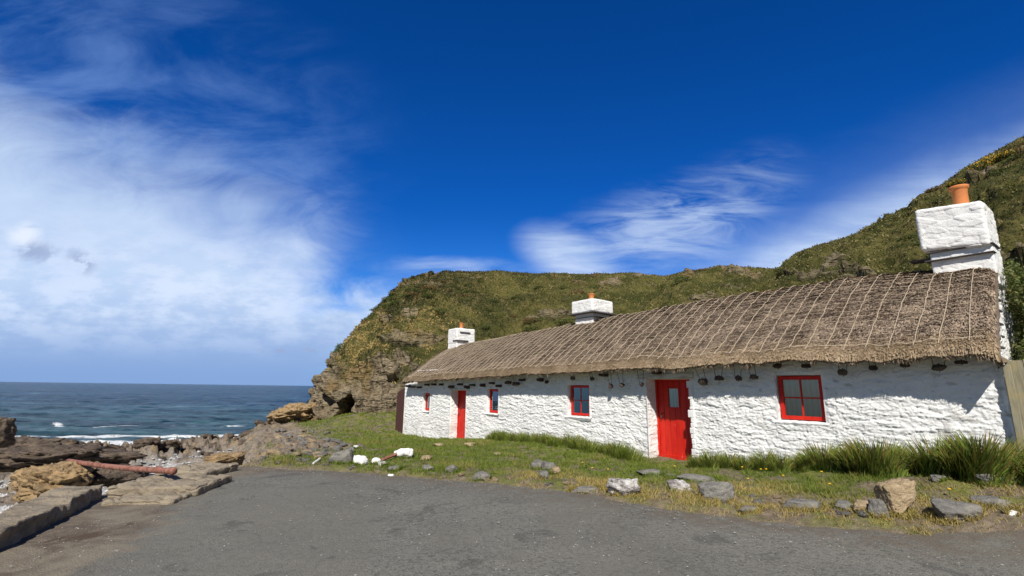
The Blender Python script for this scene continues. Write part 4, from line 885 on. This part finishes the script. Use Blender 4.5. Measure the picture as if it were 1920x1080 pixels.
rock(1412, 962, 40, 10, .6, ROCK_GREY, 'small worn slab level with the dry grass below the leaf-shaped slab', 26, sink=.5)
rock(1225, 893, 56, 11, .8, ROCK_SLATE, 'flat grey stepping slab nearest the main doorstep', 27, sink=.4)
rock(1262, 897, 34, 6, .8, ROCK_SLATE, 'sliver of grey path stone between two slabs', 28, sink=.4)
rock(1312, 903, 86, 12, .35, ROCK_SLATE, 'long narrow grey path slab leading away from the door', 29, sink=.4, ry=.1)
rock(1590, 955, 40, 14, .7, ROCK_GREY, 'brown stone buried to its top left of the tan rocks', 30, sink=.5)
rock(671, 873, 27, 20, .8, ROCK_WHITE, 'whitewashed pointed rock left of the rounder white one', 31)
rock(756, 860, 32, 20, .9, ROCK_WHITE, 'rounded whitewashed boulder, the brightest on the grass', 32)
rock(702, 872, 18, 14, .9, ROCK_WHITE, 'small whitewashed stone between two white boulders', 33)
rock(716, 874, 20, 9, .9, ROCK_STREAK, 'small flaking white stone beside a fallen plank', 34)
rock(731, 895, 12, 6, .9, ROCK_WHITE, 'little white stone on the tarmac edge', 35)
rock(665, 842, 10, 7, .9, ROCK_WHITE, 'little white stone on the bank behind the white boulders', 36)
rock(797, 864, 24, 10, .8, ROCK_TAN, 'low orange-tan rock right of the brightest boulder', 37)
rock(846, 886, 26, 14, .7, ROCK_GREY, 'slanting grey rock with a sharp crest in the grass edge', 38, ry=-.3)
rock(902, 900, 32, 16, .8, ROCK_GREY, 'grey rock with two humps at the road edge', 39)
rock(801, 884, 24, 12, .8, ROCK_GREY, 'dull grey rock below the orange-tan one', 40)
rock(738, 884, 26, 10, .8, ROCK_GREY, 'pale flat grey rock just above the tarmac', 41)
rock(933, 856, 14, 8, .8, ROCK_TAN, 'small orange stone alone on the grass', 42)
rock(656, 850, 14, 13, .8, ROCK_GREY, 'egg-shaped grey stone standing on the bank', 43)
rock(640, 869, 46, 26, .8, ROCK_GREY, 'large sloping grey rock left of the pointed white rock', 44, ry=-.25)
rock(1906, 968, 24, 9, .6, ROCK_WHITE, 'white flat stone at the far right of the verge', 45)
rock(1768, 903, 30, 12, .7, ROCK_GREY, 'grey stone lying in a gap between the plants', 46)
rock(880, 838, 26, 8, .8, ROCK_TAN, 'pale stones by the step of the far red door', 47, sink=.4)
rock(822, 838, 20, 7, .8, ROCK_TAN, 'low buff stone in the grass left of the far door', 48, sink=.4)
ROCKS.append((p_b[0], p_b[1] + .12, .34, .28)); bx, by, ba = [], [], []
Rk_ = np.random.RandomState(9)
for (x0, y0, w0, d0) in ROCKS:
    n_ = int(160 + 900 * w0); a_ = Rk_.uniform(0, 6.28, n_); q_ = 1 + np.abs(Rk_.normal(0, .16, n_)); bx.append(x0 + np.cos(a_) * w0 * .46 * q_); by.append(y0 + np.sin(a_) * d0 * .46 * q_)
bx, by = np.concatenate(bx), np.concatenate(by); bz, bg, br, bs_, bv, bt, bb = ground_eval(bx, by); k_ = (bg > .3) & (bv > .25) & (fbm(np.c_[bx, by], 4, 2) > -.25); bx, by, bz, bv = bx[k_], by[k_], bz[k_], bv[k_]; n_ = len(bx)
tag(obj('grass_tufts', blades('grass_tufts', np.c_[bx, by, bz - .01], Rk_.uniform(.04, .13, n_), .006 + by * .0009, Rk_.uniform(.2, .9, n_), np.c_[Rk_.rand(n_), Rk_.rand(n_) * .6, np.clip(sstep(bv, 1.5, .4) * (bx > 0) * Rk_.uniform(.5, 1.2, n_), 0, 1)], GRASS, 2, seed=8)), 'longer tufts of grass growing up against the rocks', 'grass', kind='stuff')
# fallen plank
p0, p1 = hit(714, 868), hit(744, 860); mb = MB(); mb.tube([p0 + (0, .05, .05), p1 + (0, .05, .09)], .035, 4); tag(mb.build('plank', RUST, None), 'short reddish brown plank lying against the white boulder', 'plank')
p0, p1 = hit(585, 873), hit(598, 866); mb = MB(); mb.tube([p0 + (0, .05, .03), p1 + (0, .05, .06)], .018, 5); tag(mb.build('stick', ROCK_WHITE, None), 'short bleached white stick at the road end', 'stick')
# loose stones on the bank below the headland (cannot be told apart)
Rb = np.random.RandomState(31); protos = [rock_mesh((1, .8, .75), 200 + i, 9, .10, 3, cells=.22) for i in range(7)]
pm_g = [mesh('rock', v, [q], ROCK_GREY, True) for v, q in protos]; pm_s = [mesh('rock', v, [q], ROCK_SHORE, True) for v, q in protos]; pm_t = [mesh('rock', v, [q], ROCK_TAN, True) for v, q in protos]
def scatter(pts, meshes, sizes, name, label, cat, group):
    for (x, y), s in zip(pts, sizes):
        o = obj(name, meshes[Rb.randint(len(meshes))], None, (x, y, groundz(x, y) + s * .12)); o.scale = (s * Rb.uniform(.8, 1.3), s * Rb.uniform(.8, 1.2), s * Rb.uniform(.55, .95)); o.rotation_euler = (Rb.uniform(-.3, .3), Rb.uniform(-.3, .3), Rb.uniform(0, 6.28)); tag(o, label, cat, group)
bl = []
while len(bl) < 130:
    t = Rb.rand() ** 1.3; a = np.array([np.interp(t, [0, .3, .7, 1], [-5.3, -5.9, -8.6, -11.8]), np.interp(t, [0, .3, .7, 1], [10.8, 13, 18.5, 24])]); bl.append((a[0] + Rb.uniform(-.1, 1.3 + 1.5 * t), a[1] + Rb.uniform(-.4, .6)))
scatter(bl, pm_g[:5] + pm_t[:2], Rb.uniform(.07, .26, len(bl)) * np.array([1 + .04 * (b[1] - 10) for b in bl]), 'rock', 'jagged grey stone on the rocky bank below the headland', 'rock', 'stones of the rocky bank')
bl = []
while len(bl) < 170:
    t = Rb.rand(); a = np.array([np.interp(t, [0, .25, .5, .8, 1], [-21, -19, -17, -15.5, -13.5]), np.interp(t, [0, .25, .5, .8, 1], [16.5, 18, 22, 29, 37])]); bl.append((a[0] + Rb.normal(0, 1.6), a[1] + Rb.normal(0, 1.4)))
scatter(bl, pm_s, Rb.uniform(.18, .75, len(bl)), 'shore_rock', 'dark weedy boulder in the rocky ridge along the shore', 'rock', 'boulders of the shore ridge')
# small stones along the verge edge
bl = []
for i in range(90):
    t = Rb.uniform(1.6, 18); j = int(t); f = t - j; a = VRG[j] * (1 - f) + VRG[min(j + 1, len(VRG) - 1)] * f; bl.append((a[0] + Rb.normal(0, .06), a[1] + abs(Rb.normal(.1, .22))))
scatter(bl, pm_g + pm_t[:3], Rb.uniform(.03, .13, 90), 'small_stone', 'small loose stone along the ragged edge of the tarmac', 'stone', 'small stones along the tarmac edge')
# shingle on the beach and grit on the road
def pebbles(name, P, size, m, label, seed):
    Rr = np.random.RandomState(seed); n = len(P); oc = np.array([(1, 0, 0), (.3, .9, 0), (-.9, .5, 0), (-.6, -.8, 0), (.5, -.9, 0), (0, 0, .6), (0, 0, -.5)], float); T = np.array([(0, 1, 5), (1, 2, 5), (2, 3, 5), (3, 4, 5), (4, 0, 5), (1, 0, 6), (2, 1, 6), (3, 2, 6), (4, 3, 6), (0, 4, 6)])
    a = Rr.uniform(0, 6.28, n); ca, sa = np.cos(a), np.sin(a); v = oc[None] * size[:, None, None] * Rr.uniform(.7, 1.3, (n, 1, 3)); x = v[..., 0] * ca[:, None] - v[..., 1] * sa[:, None]; y = v[..., 0] * sa[:, None] + v[..., 1] * ca[:, None]
    Vp = np.stack([x, y, v[..., 2]], -1) + P[:, None]; o = obj(name, mesh(name, Vp.reshape(-1, 3), [((np.arange(n) * 7)[:, None, None] + T[None]).reshape(-1, 3)], m, False)); return tag(o, label, name, kind='stuff')
R = np.random.RandomState(77); x, y = samp(60000, math.radians(-52), math.radians(-18), 6.5, 38); z, g_, r_, s_, vr_, t_, b_ = ground_eval(x, y); k = (s_ > .4) & (z < -.6); x, y, z = x[k], y[k], z[k]
PEB = mat('pebble', lambda N, b: N.mix(N.voro(N.obj(), 7, out='Color'), (.20, .20, .20, 1), (.62, .60, .58, 1)), .85, .2)
pebbles('shingle', np.c_[x, y, z], np.hypot(x, y) * .0022 * R.uniform(.6, 1.8, len(x)), PEB, 'pale grey shingle of the little beach', 5)
x = R.uniform(-5, 9, 16000); y = R.uniform(3.6, 10.5, 16000); z, g_, r_, s_, vr_, t_, b_ = ground_eval(x, y); db_ = -sdist(x, y, BND); kp = (vr_ < .15) & (db_ > .1) & (R.rand(len(x)) < .16 + .6 * sstep(vr_, -.8, 0) + .25 * sstep(db_, 2, 0)); x, y = x[kp], y[kp]
GRIT = mat('grit', lambda N, b: N.mix(N.voro(N.obj(), 30, out='Color'), (.13, .125, .115, 1), (.42, .40, .37, 1)), .9, .2)
pebbles('grit', np.c_[x, y, roadz(x, y) + .004], R.uniform(.003, .011, len(x)) * np.where(R.rand(len(x)) < .03, 2.0, 1), GRIT, 'loose grit lying on the tarmac', 6)

# ------------------------------------------------------------ sea wall (kerb), slabs, pipe, stack
def ribbon_block(path, w, top, bot, m, name, seed, rough=.03, jag=.05):
    P = catmull([(a, b, 0) for a, b in path], 160)[:, :2]; T = np.gradient(P, axis=0); T /= np.linalg.norm(T, axis=1)[:, None]; Nn = np.c_[-T[:, 1], T[:, 0]]
    prof = []; 
    for t in np.linspace(0, 1, 12): prof.append((0, bot + (top - bot) * t, 0))
    for t in np.linspace(0, 1, 20)[1:]: prof.append((w * t, top, 0))
    for t in np.linspace(0, 1, 10)[1:]: prof.append((w, top + (bot - .6 - top) * t, 0))
    prof = np.array(prof); n = len(prof)
    V = np.concatenate([np.c_[P + Nn * prof[i, 0], np.full(160, prof[i, 1])] for i in range(n)]); base = fbm(V + seed, 2.2, 5, .6); V[:, 2] += base * rough + fbm(V + seed, .6, 2) * .03
    h = fbm(V * np.array([1, 1, 1.0]) + seed, 4, 4, .6) * jag; V[:, 0] += h; V[:, 1] += fbm(V + seed + 9, 4, 4) * jag * .6
    V = V.reshape(n, 160, 3); e0 = V[:, 0].mean(0); c0 = np.repeat(e0[None, None], n, 0).reshape(n, 1, 3); c1 = np.repeat(V[:, -1].mean(0)[None, None], n, 0).reshape(n, 1, 3)
    V = np.concatenate([c0, V, c1], 1).reshape(-1, 3)
    return obj(name, mesh(name, V, [gridf(n, 162)], m, True))
kw = ribbon_block([(-4.25, .5), (-4.6, 3), (-4.97, 5.1), (-5.4, 6.3), (-5.92, 7.45)], .46, .17, -.15, CONC, 'sea_wall', 3)
tag(kw, 'low broken stone kerb wall between the road and the shingle', 'wall')
def slab(px0, px1, y0, y1, ztop, zbot, m, label, seed, rz=0.0, pxref=None):
    x0 = ray(px0, 890)[0] * y0; x1 = ray(px1, 890)[0] * y0; L = np.array([x1 - x0, y1 - y0, ztop - zbot]); mb = rough_block(-L / 2, L / 2, 60, .020, .04, seed, 0, (.8, 7)); o = mb.build('stone_slab', m, None, True)
    o.location = ((x0 + x1) / 2, (y0 + y1) / 2, (ztop + zbot) / 2); o.rotation_euler = (0, 0, rz); tag(o, label, 'slab'); return o
slab(197, 322, 6.95, 7.6, .05, -.5, CONC, 'low crumbling stone ledge at the inner corner of the kerb wall', 1, .10)
slab(204, 366, 7.45, 8.5, .13, -.4, CONC, 'big layered brown slab carrying the near end of the pipe', 2, .06)
slab(292, 390, 8.95, 9.9, .10, -.6, CONC, 'second brown slab behind the pipe with a dark broken end', 4, -.05)
def big_rock(px, py, d, size, m, label, seed, rz=0., strata=.05, noise=.15, tilt=(0, 0), name='boulder', facets=12):
    r = ray(px, py); c = EYE + r * d; v, q = rock_mesh(size, seed, facets, noise, 5, 0, strata); v = v * (1 + .05 * fbm(v * 3 + seed, 1.2, 4, .6)[:, None]); o = obj(name, mesh(name, v, [q], m, True), None, tuple(c)); o.rotation_euler = (*tilt, rz); tag(o, label, 'rock'); return o
big_rock(105, 908, 10.6, (1.5, 1.3, .85), ROCK_ORANGE, 'large ochre crag rising from the shingle under the pipe', 61, .3, .1, .3)
big_rock(205, 893, 11.4, (1.3, 1.0, .5), ROCK_SHORE, 'brown ridge of rock directly below the middle of the pipe', 62, .1)
big_rock(425, 862, 12.2, (.75, .8, .36), ROCK_ORANGE, 'ochre rock beyond the end of the slabs', 63, .4, .08, .25)
big_rock(105, 862, 16.5, (3.2, 2.2, .9), ROCK_SHORE, 'large dark rock mass on the left of the beach', 64, .2, .06, .3)
big_rock(30, 848, 18.5, (3.0, 2.4, 1.1), ROCK_SHORE, 'dark rock hump at the left edge of the shore', 66, .2, .06, .3)
big_rock(-12, 812, 13.5, (.9, .8, 1.1), ROCK_SHORE, 'black pinnacle just inside the left border', 68, .2)
ST = empty('sea_stack', tuple(atd(537, 800, 29)))
def stpart(c, size, m, seed, nm, noise=.25):
    v, q = rock_mesh(size, seed, 14, noise, 5, 0, .05); v = v * (1 + .07 * fbm(v * 2 + seed, 1.2, 5, .6)[:, None]); v[:, :] += np.array(c); return obj(nm, mesh(nm, v, [q], m, True), ST)
stpart((.1, .2, -.55), (2.9, 2.6, 2.3), ROCK_SHORE, 71, 'tide_washed_base'); stpart((.2, .4, .75), (2.5, 2.2, 1.2), ROCK_ORANGE, 72, 'lichened_top', .3)
tag(ST, 'low sea stack with ochre lichen on top off the headland point', 'rock')
# pipe
PA, PB = EYE + ray(324, 883.5) * 7.95, EYE + ray(128, 864) * 11.5
pip = empty('rusty_pipe', tuple((PA + PB) / 2)); c_ = (PA + PB) / 2; ln = np.linspace(0, 1, 40)[:, None]; PL = PA * (1 - ln) + PB * ln - c_; PL[:, 2] -= .03 * np.sin(ln[:, 0] * math.pi)
MB().tube(PL, .047, 18).build('barrel', RUST, pip, True)
dvec = (PB - PA) / np.linalg.norm(PB - PA); q0 = PA - c_
MB().tube([q0 + dvec * .55, q0 + dvec * .63], .057, 18).build('coupling', RUST, pip, True); MB().tube([q0 - dvec * .03, q0 + dvec * .04], .055, 18).build('flange', RUST, pip, True)
MB().tube([PB - c_ - dvec * .35 + (0, 0, -.02), PB - c_ - dvec * .35 + (0, 0, -.75)], .025, 8).build('prop', RUST, pip, True)
tag(pip, 'long rusty iron pipe lying across the slabs above the beach', 'pipe')
# weeds at the slab foot
def plant(px, py, n, h, w, spread, label, group=None, seed=1, name='plant_clump', cat='plant', m=None, lean=.42, base=None, dry=.05, tipp=.5):
    p = hit(px, py) if base is None else np.array(base); Rr = np.random.RandomState(seed); a = Rr.uniform(0, 6.28, n); r = np.sqrt(Rr.rand(n)); sp = np.array(spread)
    off = np.c_[np.cos(a) * r * sp[0], np.sin(a) * r * sp[1], np.zeros(n)]
    if len(sp) > 2: ca, sa = math.cos(sp[2]), math.sin(sp[2]); off = np.c_[off[:, 0] * ca - off[:, 1] * sa, off[:, 0] * sa + off[:, 1] * ca, off[:, 2]]
    gz_ = ground_eval(p[0] + off[:, 0], p[1] + off[:, 1])[0] - p[2]; off[:, 2] = np.clip(gz_, -.2, .2) - .02
    od = np.c_[np.cos(a), np.sin(a), a * 0] + Rr.normal(0, .55, (n, 3)) * np.array([1, 1, 0]); od /= np.linalg.norm(od, axis=1)[:, None]
    hts = h * Rr.uniform(.55, 1.12, n) * (1 - .42 * r ** 2); tin_ = np.c_[Rr.rand(n), (Rr.rand(n) < tipp) * Rr.rand(n) * .9, (Rr.rand(n) < dry) * Rr.uniform(.4, .9, n)]
    o = obj(name, blades(name, off, hts, np.full(n, w) * Rr.uniform(.7, 1.3, n), (od, lean * r + .08 + Rr.rand(n) * .2), tin_, m or LEAFM, 4, seed=seed), None, tuple(p)); tag(o, label, cat, group); return o
plant(348, 938, 320, .09, .012, (.32, .16), 'bright green weeds growing at the foot of the pipe slab', seed=2, name='weeds', m=GRASS, lean=.9)
GW = 'strap-leaved plants along the foot of the wall'
# tall clumps right of the window, placed along the wall foot
def wallplant(s, k, n, h, sp, label, group, seed, w=.020, **kw):
    p = c2w(s, k); p[2] = groundz(p[0], p[1]); return plant(0, 0, n, h, w, (*sp, TH), label, group, seed, base=p, **kw)
wallplant(3.05, -.30, 900, .50, (.38, .20), 'strap-leaved clump under the right side of the large window', None, 101)
wallplant(3.78, -.42, 1500, .60, (.46, .22), 'tall strap-leaved clump with red-tipped leaves behind the upright boulder', None, 102)
wallplant(4.50, -.30, 800, .62, (.40, .22), 'dark strap-leaved clump right of the upright boulder', None, 103)
wallplant(5.00, -.45, 1500, .68, (.40, .24), 'tallest strap-leaved clump, in front of the wall corner', None, 104)
wallplant(5.80, -.45, 1100, .66, (.42, .24), 'strap-leaved clump in front of the grey board fence', None, 105)
for i, s in enumerate(np.linspace(.75, 2.75, 7)): wallplant(s, -.36 - .06 * (i % 2), 420, .32 + .10 * ((i * 5) % 3) / 2, (.20, .20), ORD[i] + ' low leafy clump to the right of the main door', 'low clumps right of the main door', 120 + i, .014, dry=.05)
for i, s in enumerate(np.linspace(-6.6, -.95, 15)): wallplant(s, -.30 - .08 * (i % 3), 460, .31 + .12 * ((i * 7) % 4) / 3, (.30, .24), ORD[14 - i] + ' low leafy clump to the left of the main door', 'low clumps left of the main door', 140 + i, .014, dry=.10, m=GRASS if i % 3 else None)
# dandelions
def flower(px, py, seed):
    p = hit(px, py); g = empty('dandelion', tuple(p)); MB().tube([(0, 0, 0), (.003, 0, .05), (.005, 0, .10)], .0022, 5).build('stem', LEAFM, g, True, attrs=None)
    MB().lathe([(.0, .004), (.010, .004), (.019, .012), (.017, .018), (.010, .020), (0, .021)], (.005, 0, .095), 12).build('flower_head', YEL, g, True); tag(g, ('yellow dandelion, %s from the left on the verge' % ORD[seed]), 'flower', 'dandelions on the verge')
for i, q in enumerate(sorted([(1427, 893), (1437, 892), (1541, 898), (1403, 912), (1392, 888), (1265, 885), (1092, 878), (1140, 892), (1110, 889), (1469, 905), (1556, 922), (1782, 935)])): flower(*q, i)
# ------------------------------------------------------------ stones hung from the thatch ropes
ROPED = mat('dark_rope', lambda N, b: (.10, .075, .06, 1), .9, .1)
Rh = np.random.RandomState(12)
HS = [(1318, 716, 34, 24), (1348, 709, 30, 16), (1384, 709, 24, 18), (1413, 707, 28, 16), (1458, 686, 30, 16), (1512, 686, 28, 14), (1581, 698, 28, 22), (1638, 690, 26, 16), (1695, 684, 28, 18), (1761, 689, 38, 24), (1803, 679, 32, 14),
      (1203, 721, 16, 12), (1166, 722, 18, 12), (1145, 724, 14, 16), (1110, 710, 16, 12), (1074, 709, 18, 12), (1025, 716, 14, 10), (1013, 712, 12, 12), (967, 720, 14, 9), (952, 717, 14, 10)]
for i, (px, py, w, h) in enumerate(HS):
    n_ = UN; r = ray(px, py); p0 = PC - UN * .16; t = ((p0 - EYE) @ n_) / (r @ n_); p = EYE + r * t; sc = p[1] / F; W_ = w * sc * .52; H_ = h * sc * .62
    s = (p - PC) @ US; e = empty('hanging_stone', tuple(p), TH + Rh.uniform(-.3, .3)); v, q = rock_mesh((W_, .12, H_), 300 + i, 12, .12, 3)
    obj('stone', mesh('stone', v, [q], PEG if i % 3 else ROCK_SHORE, True), e); top = float(eave_z(s)) + .05 - p[2]; mb = MB()
    for sg in (-1, 1): mb.tube([(sg * W_ * .45, 0, -H_ * .1), (sg * W_ * .40, -.01, H_ * .5), (sg * W_ * Rh.uniform(.3, .9), -.08, max(top, .06))], .005, 5)
    a = np.linspace(0, 2 * math.pi, 16); mb.tube(np.c_[0 * a, np.cos(a) * .064, np.sin(a) * (H_ / 2 + .006)], .005, 5, False); mb.build('rope', ROPED, e, True)
    if i < 11: lb = ['shaggy dark stone hung in two cords right beside the main door', 'wide flat stone hung second right of the main door', 'small brown stone hung third right of the main door', 'stone hung in cords just left of the large window', 'brown stone tight under the eave over the left of the large window', 'dark flat stone tight under the eave over the large window', 'lumpy stone on a cord first right of the large window', 'small pale-bottomed stone hung second right of the large window', 'rounded dark stone tucked under the thatch third right of the large window', 'biggest hung stone, near the right end of the eave', 'flat stone tight under the eave, nearest the wall corner'][i]; gp = None
    else: lb = ORD[i - 11] + ' small stone hung in cords, counting leftward from the main door'; gp = 'small stones hung left of the main door'
    tag(e, lb, 'hanging stone', gp)
# ------------------------------------------------------------ board fence right of the gable and brown board at the left end
fb = empty('board_fence', tuple(c2w(5.335, -.04, 0)), TH + .02); Rf = np.random.RandomState(3); x0 = 0.0; i = 0
while x0 < 2.4:
    w = .17 + Rf.uniform(-.02, .03); MB().box((x0, Rf.uniform(-.006, .006), .1), (x0 + w - .006, .028, 2.06 + Rf.uniform(-.012, .012))).build('board', WOOD, fb, False, .004); x0 += w
MB().box((0, .03, .6), (2.4, .07, .7)).box((0, .03, 1.6), (2.4, .07, 1.7)).build('rail', WOOD, fb, False, .004)
MB().box((-.02, -.05, .1), (.06, -.01, 2.0)).build('post', WOOD, fb, False, .006)
tag(fb, 'weathered grey-green board fence against the right gable', 'fence')
ls = empty('brown_board_screen', tuple(c2w(-14.42, -.02, -.6)), TH); x0 = -.78
for i in range(5): MB().box((x0, 0, 0), (x0 + .15, .03, 1.95 + i * .045)).build('board', BROWNW, ls, False, .003); x0 += .156
MB().box((-.8, .03, 1.6), (0, .07, 1.7)).build('rail', BROWNW, ls)
tag(ls, 'dark brown board screen at the far left end of the cottage', 'screen')
